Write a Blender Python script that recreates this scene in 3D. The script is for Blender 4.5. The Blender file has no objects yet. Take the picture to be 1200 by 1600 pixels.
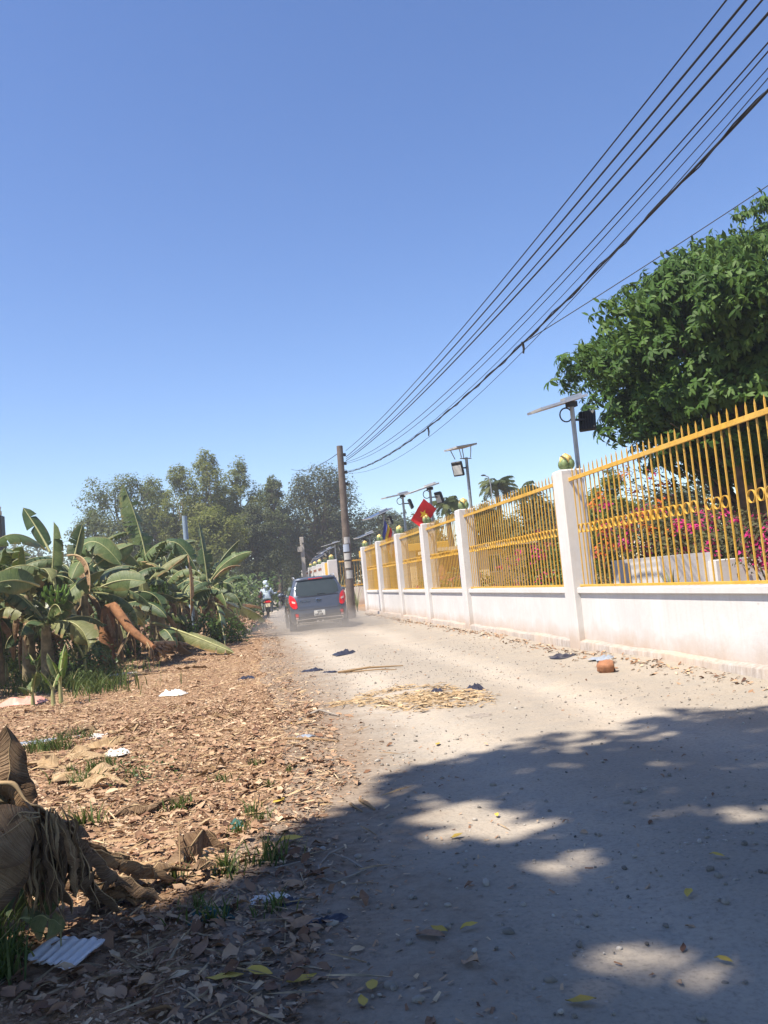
import bpy, math, random
import numpy as np
from mathutils import Vector, Matrix

SC = bpy.context.scene
COL = SC.collection
rad = math.radians
random.seed(11)
RNG = np.random.default_rng(11)

# ------------------------------------------------------------------ camera
EYE = np.array([0.0, 0.0, 1.22])
FOC = 1320.0                                   # focal length for a 1200 x 1600 frame
PITCH, YAW, ROLL = 0.079, 0.169, 0.0918
_F = np.array([math.sin(YAW) * math.cos(PITCH), math.cos(YAW) * math.cos(PITCH), math.sin(PITCH)])
_R = np.array([math.cos(YAW), -math.sin(YAW), 0.0])
_U = np.cross(_R, _F)
_R2 = _R * math.cos(ROLL) - _U * math.sin(ROLL)
_U2 = _U * math.cos(ROLL) + _R * math.sin(ROLL)
cam_d = bpy.data.cameras.new('camera')
cam_d.sensor_fit = 'VERTICAL'
cam_d.angle = 2 * math.atan(800 / FOC)
cam_d.clip_start = 0.05
cam_d.clip_end = 6000
cam = bpy.data.objects.new('camera', cam_d)
COL.objects.link(cam)
m4 = Matrix.Identity(4)
for i in range(3):
    m4[i][0] = _R2[i]; m4[i][1] = _U2[i]; m4[i][2] = -_F[i]; m4[i][3] = EYE[i]
cam.matrix_world = m4
SC.camera = cam

# ------------------------------------------------------------------ sky, sun, exposure
SUN_TRAVEL = Vector((0.52, 0.26, -1.0)).normalized()       # the way the sunlight runs
sun_el = math.asin(-SUN_TRAVEL.z)
sun_az = math.atan2(-SUN_TRAVEL.x, -SUN_TRAVEL.y)
world = bpy.data.worlds.new('World')
SC.world = world
world.use_nodes = True
wn = world.node_tree
wn.nodes.clear()
w_out = wn.nodes.new('ShaderNodeOutputWorld')
w_bg = wn.nodes.new('ShaderNodeBackground')
w_sky = wn.nodes.new('ShaderNodeTexSky')
w_sky.sky_type = 'NISHITA'
w_sky.sun_disc = False
w_sky.sun_elevation = sun_el
w_sky.sun_rotation = sun_az
w_sky.altitude = 0
w_sky.air_density = 1.0
w_sky.dust_density = 0.1
w_sky.ozone_density = 3.5
w_hs = wn.nodes.new('ShaderNodeHueSaturation')
w_hs.inputs['Hue'].default_value = 0.510
w_hs.inputs['Value'].default_value = 1.24
w_hs.inputs['Saturation'].default_value = 1.12
wn.links.new(w_sky.outputs[0], w_hs.inputs['Color'])
wn.links.new(w_hs.outputs[0], w_bg.inputs[0])
w_bg.inputs[1].default_value = 0.083
wn.links.new(w_bg.outputs[0], w_out.inputs[0])
sun_d = bpy.data.lights.new('sun', 'SUN')
sun_d.energy = 5.0
sun_d.angle = rad(0.55)
sun_d.color = (1.0, 0.91, 0.78)
sun_o = bpy.data.objects.new('sun', sun_d)
COL.objects.link(sun_o)
sun_o.rotation_mode = 'QUATERNION'
sun_o.rotation_quaternion = SUN_TRAVEL.to_track_quat('-Z', 'Y')
sun_o.location = (-10, -6, 20)
SC.view_settings.view_transform = 'Standard'
SC.view_settings.look = 'None'
SC.view_settings.exposure = 0.96
SC.view_settings.gamma = 1
SC.view_settings.use_curve_mapping = False
SC.cycles.use_denoising = True
SC.cycles.max_bounces = 6
SC.cycles.transparent_max_bounces = 8
SC.cycles.volume_step_rate = 2.0

# ------------------------------------------------------------------ helpers
def ray(px, py):
    return _F + _R2 * (px - 600) / FOC - _U2 * (py - 800) / FOC
def at(px, py, Y):                # the point of that sight line at distance Y up the road
    d = ray(px, py); return EYE + d * Y / d[1]
def atX(px, py, X):
    d = ray(px, py); return EYE + d * X / d[0]
def gr(px, py, z=0.0):
    d = ray(px, py); return EYE + d * (z - EYE[2]) / d[2]

def tag(o, label=None, cat=None, group=None, kind=None):
    if label: o['label'] = label
    if cat: o['category'] = cat
    if group: o['group'] = group
    if kind: o['kind'] = kind
    return o
def empty(name, loc=(0, 0, 0), rz=0.0, label=None, cat=None, group=None):
    o = bpy.data.objects.new(name, None)
    o.empty_display_size = 0.2
    o.location = Vector([float(c) for c in loc]); o.rotation_euler = (0, 0, rz)
    COL.objects.link(o)
    return tag(o, label, cat, group)
def link(name, me, parent=None, loc=None):
    o = bpy.data.objects.new(name, me)
    COL.objects.link(o)
    if parent is not None: o.parent = parent
    if loc is not None: o.location = Vector([float(c) for c in loc])
    return o
def copy_tree(o, parent=None):
    c = o.copy(); COL.objects.link(c)
    if parent is not None: c.parent = parent
    for ch in list(o.children): copy_tree(ch, c)
    return c

class MB:
    """collects shapes of one mesh object"""
    def __init__(s): s.v = []; s.f = []; s.m = []; s.sm = []
    def add(s, vs, fs, mi=0, smooth=False):
        b = len(s.v)
        s.v.extend([tuple(map(float, p)) for p in vs])
        for f in fs:
            s.f.append(tuple(b + i for i in f)); s.m.append(mi); s.sm.append(smooth)
    def box(s, lo, hi, mi=0, M=None, bev=0.0):
        (x0, y0, z0), (x1, y1, z1) = lo, hi
        if bev <= 0:
            vs = [(x0,y0,z0),(x1,y0,z0),(x1,y1,z0),(x0,y1,z0),(x0,y0,z1),(x1,y0,z1),(x1,y1,z1),(x0,y1,z1)]
            fs = [(0,3,2,1),(4,5,6,7),(0,1,5,4),(1,2,6,5),(2,3,7,6),(3,0,4,7)]
        else:
            b = bev; vs = []
            for sx, X in ((1, x0), (-1, x1)):
                for sy, Y in ((1, y0), (-1, y1)):
                    for sz, Z in ((1, z0), (-1, z1)):
                        vs += [(X, Y+sy*b, Z+sz*b), (X+sx*b, Y, Z+sz*b), (X+sx*b, Y+sy*b, Z)]
            I = lambda i, j, k, a: ((i*2+j)*2+k)*3+a
            fs = []
            for i in (0, 1): fs.append((I(i,0,0,0),I(i,1,0,0),I(i,1,1,0),I(i,0,1,0)))
            for j in (0, 1): fs.append((I(0,j,0,1),I(1,j,0,1),I(1,j,1,1),I(0,j,1,1)))
            for k in (0, 1): fs.append((I(0,0,k,2),I(1,0,k,2),I(1,1,k,2),I(0,1,k,2)))
            for i in (0, 1):
                for j in (0, 1): fs.append((I(i,j,0,0),I(i,j,1,0),I(i,j,1,1),I(i,j,0,1)))
            for i in (0, 1):
                for k in (0, 1): fs.append((I(i,0,k,0),I(i,1,k,0),I(i,1,k,2),I(i,0,k,2)))
            for j in (0, 1):
                for k in (0, 1): fs.append((I(0,j,k,1),I(1,j,k,1),I(1,j,k,2),I(0,j,k,2)))
            for i in (0, 1):
                for j in (0, 1):
                    for k in (0, 1): fs.append((I(i,j,k,0),I(i,j,k,1),I(i,j,k,2)))
            c = np.array([(x0+x1)/2,(y0+y1)/2,(z0+z1)/2]); A = np.array(vs)
            out = []
            for f in fs:
                P = A[list(f)]; n = np.cross(P[1]-P[0], P[2]-P[0])
                out.append(f if n @ (P.mean(0)-c) > 0 else f[::-1])
            fs = out
        if M is not None: vs = [tuple(M @ Vector(p)) for p in vs]
        s.add(vs, fs, mi)
    def tube(s, pts, rs, n=8, mi=0, smooth=True, cap=True):
        P = [Vector([float(c) for c in p]) for p in pts]
        if not hasattr(rs, '__len__'): rs = [rs] * len(P)
        vs = []; fs = []
        ref = None
        for i, p in enumerate(P):
            t = (P[min(i+1, len(P)-1)] - P[max(i-1, 0)])
            t = t.normalized() if t.length > 1e-9 else Vector((0, 0, 1))
            if ref is None:
                ref = Vector((1, 0, 0)) if abs(t.x) < 0.8 else Vector((0, 1, 0))
            a = (ref - t * ref.dot(t)).normalized(); ref = a
            b = t.cross(a)
            for k in range(n):
                an = 2 * math.pi * k / n
                vs.append(p + (a * math.cos(an) + b * math.sin(an)) * rs[i])
        for i in range(len(P) - 1):
            for k in range(n):
                fs.append((i*n+k, i*n+(k+1) % n, (i+1)*n+(k+1) % n, (i+1)*n+k))
        s.add(vs, fs, mi, smooth)
        if cap:
            s.add(vs[:n], [tuple(range(n))[::-1]], mi); s.add(vs[-n:], [tuple(range(n))], mi)
    def lathe(s, prof, n=12, mi=0, c=(0, 0, 0), smooth=True):
        vs = []; fs = []
        for r, z in prof:
            for k in range(n):
                a = 2*math.pi*k/n
                vs.append((c[0]+r*math.cos(a), c[1]+r*math.sin(a), c[2]+z))
        for i in range(len(prof)-1):
            for k in range(n):
                fs.append((i*n+k, i*n+(k+1) % n, (i+1)*n+(k+1) % n, (i+1)*n+k))
        s.add(vs, fs, mi, smooth)
    def ball(s, c, r, n=10, m=7, mi=0):
        r = r if hasattr(r, '__len__') else (r, r, r)
        vs = []; fs = []
        for i in range(m+1):
            t = math.pi*i/m
            for k in range(n):
                a = 2*math.pi*k/n
                vs.append((c[0]+r[0]*math.sin(t)*math.cos(a), c[1]+r[1]*math.sin(t)*math.sin(a), c[2]-r[2]*math.cos(t)))
        for i in range(m):
            for k in range(n):
                fs.append((i*n+k, i*n+(k+1) % n, (i+1)*n+(k+1) % n, (i+1)*n+k))
        s.add(vs, fs, mi, True)
    def sheet(s, P, mi=0, smooth=True):           # P: grid of points [i][j]
        P = np.asarray(P, float); a, b = P.shape[:2]
        fs = [(i*b+j, i*b+j+1, (i+1)*b+j+1, (i+1)*b+j) for i in range(a-1) for j in range(b-1)]
        s.add(P.reshape(-1, 3), fs, mi, smooth)
    def mesh(s, name, mats):
        me = bpy.data.meshes.new(name)
        me.from_pydata(s.v, [], s.f)
        for m in (mats if isinstance(mats, (list, tuple)) else [mats]): me.materials.append(m)
        me.polygons.foreach_set('material_index', s.m)
        me.polygons.foreach_set('use_smooth', s.sm)
        me.update()
        return me
    def build(s, name, mats, parent=None, loc=None):
        return link(name, s.mesh(name, mats), parent, loc)

def np_mesh(name, V, Q, mats, mi=None, tint=None, smooth=False):
    """mesh straight from arrays: V (n,3), Q (m,4) quads, tint per vertex"""
    me = bpy.data.meshes.new(name)
    V = np.ascontiguousarray(V, np.float32); Q = np.ascontiguousarray(Q, np.int32)
    k = Q.shape[1]
    me.vertices.add(len(V)); me.vertices.foreach_set('co', V.ravel())
    me.loops.add(Q.size); me.loops.foreach_set('vertex_index', Q.ravel())
    me.polygons.add(len(Q))
    me.polygons.foreach_set('loop_start', np.arange(0, Q.size, k, dtype=np.int32))
    me.polygons.foreach_set('loop_total', np.full(len(Q), k, np.int32))
    for m in (mats if isinstance(mats, (list, tuple)) else [mats]): me.materials.append(m)
    if mi is not None: me.polygons.foreach_set('material_index', np.asarray(mi, np.int32))
    if smooth: me.polygons.foreach_set('use_smooth', np.ones(len(Q), bool))
    if tint is not None:
        a = me.attributes.new('tint', 'FLOAT', 'POINT'); a.data.foreach_set('value', np.asarray(tint, np.float32))
    me.update(); me.validate()
    return me

def rots(n, rng, tilt=math.pi):
    """n random rotations: heading anywhere, tilted up to `tilt` from flat"""
    a = rng.uniform(0, 2*np.pi, n); b = rng.uniform(-tilt, tilt, n); c = rng.uniform(-tilt, tilt, n)
    ca, sa, cb, sb, cc, sc = np.cos(a), np.sin(a), np.cos(b), np.sin(b), np.cos(c), np.sin(c)
    Z = np.zeros(n); O = np.ones(n)
    Rz = np.stack([ca,-sa,Z,sa,ca,Z,Z,Z,O],-1).reshape(n,3,3)
    Rx = np.stack([O,Z,Z,Z,cb,-sb,Z,sb,cb],-1).reshape(n,3,3)
    Ry = np.stack([cc,Z,sc,Z,O,Z,-sc,Z,cc],-1).reshape(n,3,3)
    return Rz @ Rx @ Ry
def aim(axis, rng):
    """rotations that carry +Z onto the given axes, spun at random"""
    Zx = norm(axis); n = len(Zx); r = rng.normal(0, 1, (n, 3)); X = norm(r - Zx*np.sum(r*Zx, 1, keepdims=True)); Y = np.cross(Zx, X)
    return np.stack([X, Y, Zx], -1)
def scatter(T, Q, pos, R, S):
    """copies of template T (k,3), quads Q -> V, Q, copy index per vertex"""
    n = len(pos); k = len(T)
    S = np.asarray(S, float)
    if S.ndim == 1: S = np.repeat(S[:, None], 3, 1)
    V = np.einsum('nij,nkj->nki', R, T[None] * S[:, None, :]) + pos[:, None, :]
    QQ = (np.asarray(Q)[None] + (np.arange(n) * k)[:, None, None]).reshape(-1, np.asarray(Q).shape[1])
    return V.reshape(-1, 3), QQ, np.repeat(np.arange(n), k)
def norm(v):
    v = np.asarray(v, float); return v / (np.linalg.norm(v, axis=-1, keepdims=True) + 1e-12)

_ph = RNG.uniform(0, 6.28, (24,)); _kx = RNG.normal(0, 1, 24); _ky = RNG.normal(0, 1, 24)
def wob(x, y, sc=1.0, k0=0, n=8):
    """smooth wobble, about -1..1"""
    x = np.asarray(x, float); y = np.asarray(y, float); o = 0
    for i in range(n):
        j = (k0 + i) % 24
        o = o + np.sin((_kx[j]*x + _ky[j]*y) * sc + _ph[j])
    return o / n * 1.6

# ------------------------------------------------------------------ materials
def new_mat(name):
    m = bpy.data.materials.new(name); m.use_nodes = True
    nt = m.node_tree; b = nt.nodes['Principled BSDF']
    return m, nt, b
def N(nt, t, **kw):
    n = nt.nodes.new(t)
    for k, v in kw.items(): setattr(n, k, v)
    return n
def noise(nt, scale, detail=4, rough=0.6, vec=None, dist=0.0):
    n = N(nt, 'ShaderNodeTexNoise'); n.inputs['Scale'].default_value = scale
    n.inputs['Detail'].default_value = detail; n.inputs['Roughness'].default_value = rough
    n.inputs['Distortion'].default_value = dist
    if vec is not None: nt.links.new(vec, n.inputs['Vector'])
    return n.outputs['Fac']
def coords(nt, kind='Object', scale=None):
    t = N(nt, 'ShaderNodeTexCoord').outputs[kind] if kind != 'World' else N(nt, 'ShaderNodeNewGeometry').outputs['Position']
    if scale is not None:
        mp = N(nt, 'ShaderNodeMapping'); mp.inputs['Scale'].default_value = scale
        nt.links.new(t, mp.inputs['Vector']); t = mp.outputs[0]
    return t
def ramp(nt, fac, stops):
    r = N(nt, 'ShaderNodeValToRGB'); e = r.color_ramp.elements
    while len(e) < len(stops): e.new(0.5)
    for i, (p, c) in enumerate(stops):
        e[i].position = p; e[i].color = (*c, 1) if hasattr(c, '__len__') else (c, c, c, 1)
    nt.links.new(fac, r.inputs['Fac'])
    return r.outputs['Color']
def mix(nt, fac, a, b, mode='MIX'):
    n = N(nt, 'ShaderNodeMix', data_type='RGBA', blend_type=mode)
    for s, v in ((0, fac), (6, a), (7, b)):
        if isinstance(v, bpy.types.NodeSocket): nt.links.new(v, n.inputs[s])
        elif s == 0: n.inputs[0].default_value = v
        else: n.inputs[s].default_value = (*v, 1)
    return n.outputs[2]
def math_(nt, op, a, b=0.0, clamp=False):
    n = N(nt, 'ShaderNodeMath', operation=op, use_clamp=clamp)
    for i, v in enumerate((a, b)):
        if isinstance(v, bpy.types.NodeSocket): nt.links.new(v, n.inputs[i])
        else: n.inputs[i].default_value = v
    return n.outputs[0]
def bump(nt, b, h, strength=0.3, dist=0.01):
    n = N(nt, 'ShaderNodeBump'); n.inputs['Strength'].default_value = strength
    n.inputs['Distance'].default_value = dist
    nt.links.new(h, n.inputs['Height']); nt.links.new(n.outputs[0], b.inputs['Normal'])
def simple(name, col, rough=0.6, metal=0.0, var=0.18, scale=6.0, spec=0.4, bumpy=0.0, kind='Object', coat=0.0):
    m, nt, b = new_mat(name)
    c = coords(nt, kind)
    n1 = noise(nt, scale, 5, 0.65, c)
    lo = tuple(x * (1 - var) for x in col); hi = tuple(min(1, x * (1 + var)) for x in col)
    nt.links.new(ramp(nt, n1, [(0.3, lo), (0.7, hi)]), b.inputs['Base Color'])
    b.inputs['Roughness'].default_value = rough; b.inputs['Metallic'].default_value = metal
    b.inputs['Specular IOR Level'].default_value = spec
    b.inputs['Coat Weight'].default_value = coat
    if bumpy: bump(nt, b, noise(nt, scale * 6, 4, 0.6, c), bumpy, 0.01)
    return m
def leafy(name, stops, trans=0.25, rough=0.5, spec=0.35, transcol=None):
    """leaf blades: colour from the per-leaf tint, some light passes through"""
    m, nt, b = new_mat(name)
    at_ = N(nt, 'ShaderNodeAttribute', attribute_name='tint')
    col = ramp(nt, at_.outputs['Fac'], stops)
    nt.links.new(col, b.inputs['Base Color'])
    b.inputs['Roughness'].default_value = rough; b.inputs['Specular IOR Level'].default_value = spec
    tr = N(nt, 'ShaderNodeBsdfTranslucent')
    nt.links.new(mix(nt, 0.5, col, transcol or (0.10, 0.14, 0.02)), tr.inputs['Color'])
    mx = N(nt, 'ShaderNodeMixShader'); mx.inputs[0].default_value = trans
    nt.links.new(b.outputs[0], mx.inputs[1]); nt.links.new(tr.outputs[0], mx.inputs[2])
    nt.links.new(mx.outputs[0], nt.nodes['Material Output'].inputs['Surface'])
    return m
MAT = {}
HAZE = 0.0022
# ------------------------------------------------------------------ surfaces
def make_materials():
    # leaf-strewn dry earth
    m, nt, b = new_mat('dry_earth'); MAT['earth'] = m
    c = coords(nt, 'World')
    n1 = noise(nt, 0.9, 6, 0.65, c); n2 = noise(nt, 14, 5, 0.7, c); n3 = noise(nt, 70, 3, 0.6, c)
    base = ramp(nt, n1, [(0.3, (0.25, 0.16, 0.095)), (0.55, (0.35, 0.235, 0.145)), (0.75, (0.39, 0.29, 0.20))])
    chips = ramp(nt, n2, [(0.35, (0.55, 0.5, 0.46)), (0.55, (0.95, 0.92, 0.9)), (0.68, (1.5, 1.35, 1.15))])
    nt.links.new(mix(nt, 1.0, base, chips, 'MULTIPLY'), b.inputs['Base Color'])
    b.inputs['Roughness'].default_value = 0.95; b.inputs['Specular IOR Level'].default_value = 0.15
    bump(nt, b, math_(nt, 'ADD', n2, math_(nt, 'MULTIPLY', n3, 0.5)), 0.8, 0.03)

    # dusty gravel road
    m, nt, b = new_mat('dusty_gravel'); MAT['road'] = m
    c = coords(nt, 'World')
    big = noise(nt, 0.55, 5, 0.6, c); mid = noise(nt, 3.5, 5, 0.65, c); fine = noise(nt, 45, 5, 0.75, c)
    base = ramp(nt, big, [(0.3, (0.315, 0.275, 0.225)), (0.5, (0.385, 0.328, 0.262)), (0.7, (0.43, 0.358, 0.280))])
    base = mix(nt, math_(nt, 'MULTIPLY', ramp(nt, mid, [(0.42, 0.0), (0.62, 1.0)]), 0.65), base, (0.285, 0.262, 0.23))
    grit = ramp(nt, fine, [(0.32, (0.50, 0.48, 0.46)), (0.47, (0.96, 0.96, 0.96)), (0.70, (1.25, 1.22, 1.18))])
    base = mix(nt, 0.9, base, grit, 'MULTIPLY')
    # two compacted wheel tracks, paler and finer than the ground between them
    sx = N(nt, 'ShaderNodeSeparateXYZ'); nt.links.new(c, sx.inputs[0])
    wx = math_(nt, 'ADD', sx.outputs['X'], math_(nt, 'MULTIPLY', math_(nt, 'SUBTRACT', noise(nt, 0.35, 3, 0.5, c), 0.5), 1.1))
    trk = 0
    for x_ in (1.35, 2.85):
        t_ = math_(nt, 'MAXIMUM', math_(nt, 'SUBTRACT', 1.0, math_(nt, 'DIVIDE', math_(nt, 'ABSOLUTE', math_(nt, 'SUBTRACT', wx, x_)), 0.48)), 0.0)
        trk = t_ if trk == 0 else math_(nt, 'ADD', trk, t_)
    base = mix(nt, math_(nt, 'MULTIPLY', math_(nt, 'SUBTRACT', 1.0, trk, True), 0.55), base, (0.275, 0.245, 0.205))
    base = mix(nt, math_(nt, 'MULTIPLY', trk, 0.35, True), base, (0.44, 0.395, 0.335))
    # small dark and pale pebbles pressed into the dust
    vo = N(nt, 'ShaderNodeTexVoronoi'); vo.inputs['Scale'].default_value = 38; nt.links.new(c, vo.inputs['Vector'])
    gate = noise(nt, 2.2, 4, 0.6, c)
    peb = math_(nt, 'MULTIPLY', math_(nt, 'LESS_THAN', vo.outputs['Distance'], 0.22), math_(nt, 'MULTIPLY', ramp(nt, gate, [(0.44, 0.0), (0.60, 1.0)]), math_(nt, 'SUBTRACT', 1.0, trk, True)))
    pc = ramp(nt, N_sep(nt, vo.outputs['Color']), [(0.0, (0.16, 0.145, 0.13)), (0.6, (0.30, 0.27, 0.235)), (1.0, (0.46, 0.43, 0.39))])
    base = mix(nt, peb, base, pc)
    # at its left margin the dust thins out over brown earth
    sx = N(nt, 'ShaderNodeSeparateXYZ'); nt.links.new(c, sx.inputs[0])
    mr = N(nt, 'ShaderNodeMapRange'); nt.links.new(sx.outputs['Y'], mr.inputs[0])
    for i_, v_ in enumerate((2.5, 6.0, 0.05, 0.55)): mr.inputs[i_+1].default_value = v_
    ed = math_(nt, 'ADD', math_(nt, 'SUBTRACT', sx.outputs['X'], mr.outputs[0]), math_(nt, 'MULTIPLY', math_(nt, 'SUBTRACT', noise(nt, 2.4, 6, 0.7, c), 0.5), 1.5))
    ed2 = math_(nt, 'SUBTRACT', 1.0, ramp(nt, ed, [(0.02, 0.0), (0.62, 1.0)]))
    earth = ramp(nt, noise(nt, 20, 5, 0.7, c), [(0.35, (0.16, 0.115, 0.08)), (0.6, (0.27, 0.205, 0.15))])
    base = mix(nt, math_(nt, 'MULTIPLY', ed2, 0.92), base, earth)
    nt.links.new(base, b.inputs['Base Color'])
    b.inputs['Roughness'].default_value = 0.97; b.inputs['Specular IOR Level'].default_value = 0.12
    h = math_(nt, 'ADD', math_(nt, 'MULTIPLY', mid, 0.8), math_(nt, 'ADD', math_(nt, 'MULTIPLY', fine, 0.5), math_(nt, 'MULTIPLY', peb, 0.35)))
    bump(nt, b, h, 0.55, 0.02)

    # whitewashed masonry, rust-brown splash staining low down
    m, nt, b = new_mat('whitewash'); MAT['white'] = m
    c = coords(nt, 'World')
    sx = N(nt, 'ShaderNodeSeparateXYZ'); nt.links.new(c, sx.inputs[0])
    n1 = noise(nt, 1.3, 5, 0.6, c)
    strk = noise(nt, 3.0, 5, 0.7, coords(nt, 'World', (6, 6, 0.5)))
    base = ramp(nt, n1, [(0.3, (0.54, 0.525, 0.52)), (0.7, (0.62, 0.61, 0.605))])
    base = mix(nt, math_(nt, 'MULTIPLY', ramp(nt, strk, [(0.48, 0.0), (0.70, 1.0)]), 0.42), base, (0.50, 0.46, 0.42))
    zz = math_(nt, 'ADD', sx.outputs['Z'], math_(nt, 'MULTIPLY', math_(nt, 'SUBTRACT', noise(nt, 2.4, 5, 0.7, c), 0.5), 0.45))
    low = ramp(nt, zz, [(0.10, 1.0), (0.36, 0.0)])
    base = mix(nt, math_(nt, 'MULTIPLY', low, 0.75), base, (0.42, 0.30, 0.21))
    pat = ramp(nt, noise(nt, 0.9, 6, 0.7, c, 0.8), [(0.46, 0.0), (0.50, 1.0)])
    base = mix(nt, math_(nt, 'MULTIPLY', pat, 0.16), base, (0.44, 0.42, 0.40))
    chip = ramp(nt, noise(nt, 9, 6, 0.75, c), [(0.67, 0.0), (0.70, 1.0)])
    base = mix(nt, math_(nt, 'MULTIPLY', chip, 0.45), base, (0.30, 0.27, 0.24))
    nt.links.new(base, b.inputs['Base Color']); b.inputs['Roughness'].default_value = 0.85
    b.inputs['Specular IOR Level'].default_value = 0.2
    bump(nt, b, noise(nt, 22, 5, 0.65, c), 0.22, 0.012)

    # plinth: the same wash worn off in vertical streaks
    m, nt, b = new_mat('worn_plinth'); MAT['plinth'] = m
    c = coords(nt, 'World')
    s1 = noise(nt, 2.0, 5, 0.75, coords(nt, 'World', (9, 9, 1.8))); s2 = noise(nt, 1.5, 4, 0.6, c)
    base = ramp(nt, s1, [(0.36, (0.24, 0.205, 0.18)), (0.52, (0.335, 0.295, 0.265)), (0.68, (0.42, 0.39, 0.37))])
    base = mix(nt, math_(nt, 'MULTIPLY', ramp(nt, s2, [(0.4, 0.0), (0.7, 1.0)]), 0.6), base, (0.48, 0.36, 0.26))
    nt.links.new(base, b.inputs['Base Color']); b.inputs['Roughness'].default_value = 0.9
    bump(nt, b, noise(nt, 30, 5, 0.7, c), 0.4, 0.012)

    MAT['gold'] = simple('ochre_paint', (0.55, 0.315, 0.040), 0.5, 0, 0.20, 11, 0.4, 0.15)
    m = MAT['gold']; nt = m.node_tree; bb = nt.nodes['Principled BSDF']      # rust spots and faded, dusty patches
    old = bb.inputs['Base Color'].links[0].from_socket; c = coords(nt, 'World')
    col = mix(nt, math_(nt, 'MULTIPLY', ramp(nt, noise(nt, 2.1, 4, 0.6, c), [(0.45, 0.0), (0.7, 1.0)]), 0.45), old, (0.58, 0.40, 0.13))
    col = mix(nt, math_(nt, 'MULTIPLY', ramp(nt, noise(nt, 19, 5, 0.7, c), [(0.60, 0.0), (0.70, 1.0)]), 0.7), col, (0.17, 0.075, 0.03))
    nt.links.new(col, bb.inputs['Base Color'])
    MAT['petal_green'] = simple('green_petal_paint', (0.16, 0.22, 0.09), 0.5, 0, 0.25, 9)
    MAT['bud_yellow'] = simple('yellow_bud_paint', (0.68, 0.50, 0.16), 0.5, 0, 0.2, 9)
    MAT['galv'] = simple('galvanised_steel', (0.36, 0.38, 0.39), 0.45, 0.5, 0.15, 9)
    MAT['dark_metal'] = simple('black_lamp_casting', (0.025, 0.027, 0.03), 0.45, 0.2, 0.2, 9)
    MAT['panel_back'] = simple('solar_panel_backing', (0.40, 0.35, 0.31), 0.55, 0, 0.08, 5)
    MAT['panel_face'] = simple('solar_cells', (0.03, 0.035, 0.055), 0.15, 0, 0.1, 9, 0.6)
    MAT['alu'] = simple('aluminium_edge', (0.62, 0.62, 0.62), 0.4, 0.6, 0.06, 9)
    MAT['lens'] = simple('lamp_lens', (0.62, 0.64, 0.62), 0.2, 0, 0.06, 9, 0.6)
    MAT['wire'] = simple('black_cable', (0.018, 0.018, 0.02), 0.6, 0, 0.2, 9)
    MAT['pole'] = simple('weathered_concrete', (0.135, 0.108, 0.09), 0.9, 0, 0.3, 4, 0.2, 0.5)
    MAT['pole_pale'] = simple('pale_concrete', (0.40, 0.36, 0.31), 0.9, 0, 0.2, 4, 0.2, 0.4)
    MAT['paper'] = simple('weathered_paper', (0.42, 0.41, 0.39), 0.8, 0, 0.12, 14)
    MAT['paper_blue'] = simple('pale_blue_paper', (0.33, 0.38, 0.46), 0.8, 0, 0.15, 14)
    MAT['yellow_wall'] = simple('yellow_plaster', (0.62, 0.36, 0.055), 0.8, 0, 0.08, 2, 0.2)
    MAT['cream_wall'] = simple('cream_plaster', (0.66, 0.55, 0.37), 0.8, 0, 0.08, 2, 0.2)
    MAT['brown_wall'] = simple('red_brown_plaster', (0.27, 0.11, 0.065), 0.8, 0, 0.15, 2, 0.2)
    MAT['roof_tile'] = simple('faded_roof', (0.36, 0.27, 0.22), 0.8, 0, 0.15, 3)
    MAT['dark_glass'] = simple('dark_glass', (0.03, 0.035, 0.04), 0.08, 0, 0.1, 3, 0.6)
    MAT['pipe'] = simple('blue_grey_pipe', (0.20, 0.27, 0.34), 0.5, 0, 0.08, 3)
    MAT['flag_red'] = simple('red_flag_cloth', (0.62, 0.018, 0.02), 0.75, 0, 0.08, 5)
    MAT['flag_yellow'] = simple('yellow_cloth', (0.80, 0.52, 0.03), 0.75, 0, 0.06, 5)
    MAT['flag_blue'] = simple('blue_cloth', (0.06, 0.07, 0.28), 0.75, 0, 0.06, 5)
    MAT['flag_white'] = simple('white_cloth', (0.75, 0.73, 0.70), 0.75, 0, 0.06, 5)
    MAT['flag_orange'] = simple('orange_cloth', (0.70, 0.22, 0.03), 0.75, 0, 0.06, 5)
    MAT['bark'] = simple('tree_bark', (0.12, 0.095, 0.075), 0.95, 0, 0.35, 7, 0.15, 0.6)
    MAT['bark_pale'] = simple('pale_bark', (0.24, 0.20, 0.165), 0.95, 0, 0.3, 7, 0.15, 0.5)

def N_sep(nt, col):
    s = N(nt, 'ShaderNodeSeparateColor'); nt.links.new(col, s.inputs[0]); return s.outputs[0]

make_materials()

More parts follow.
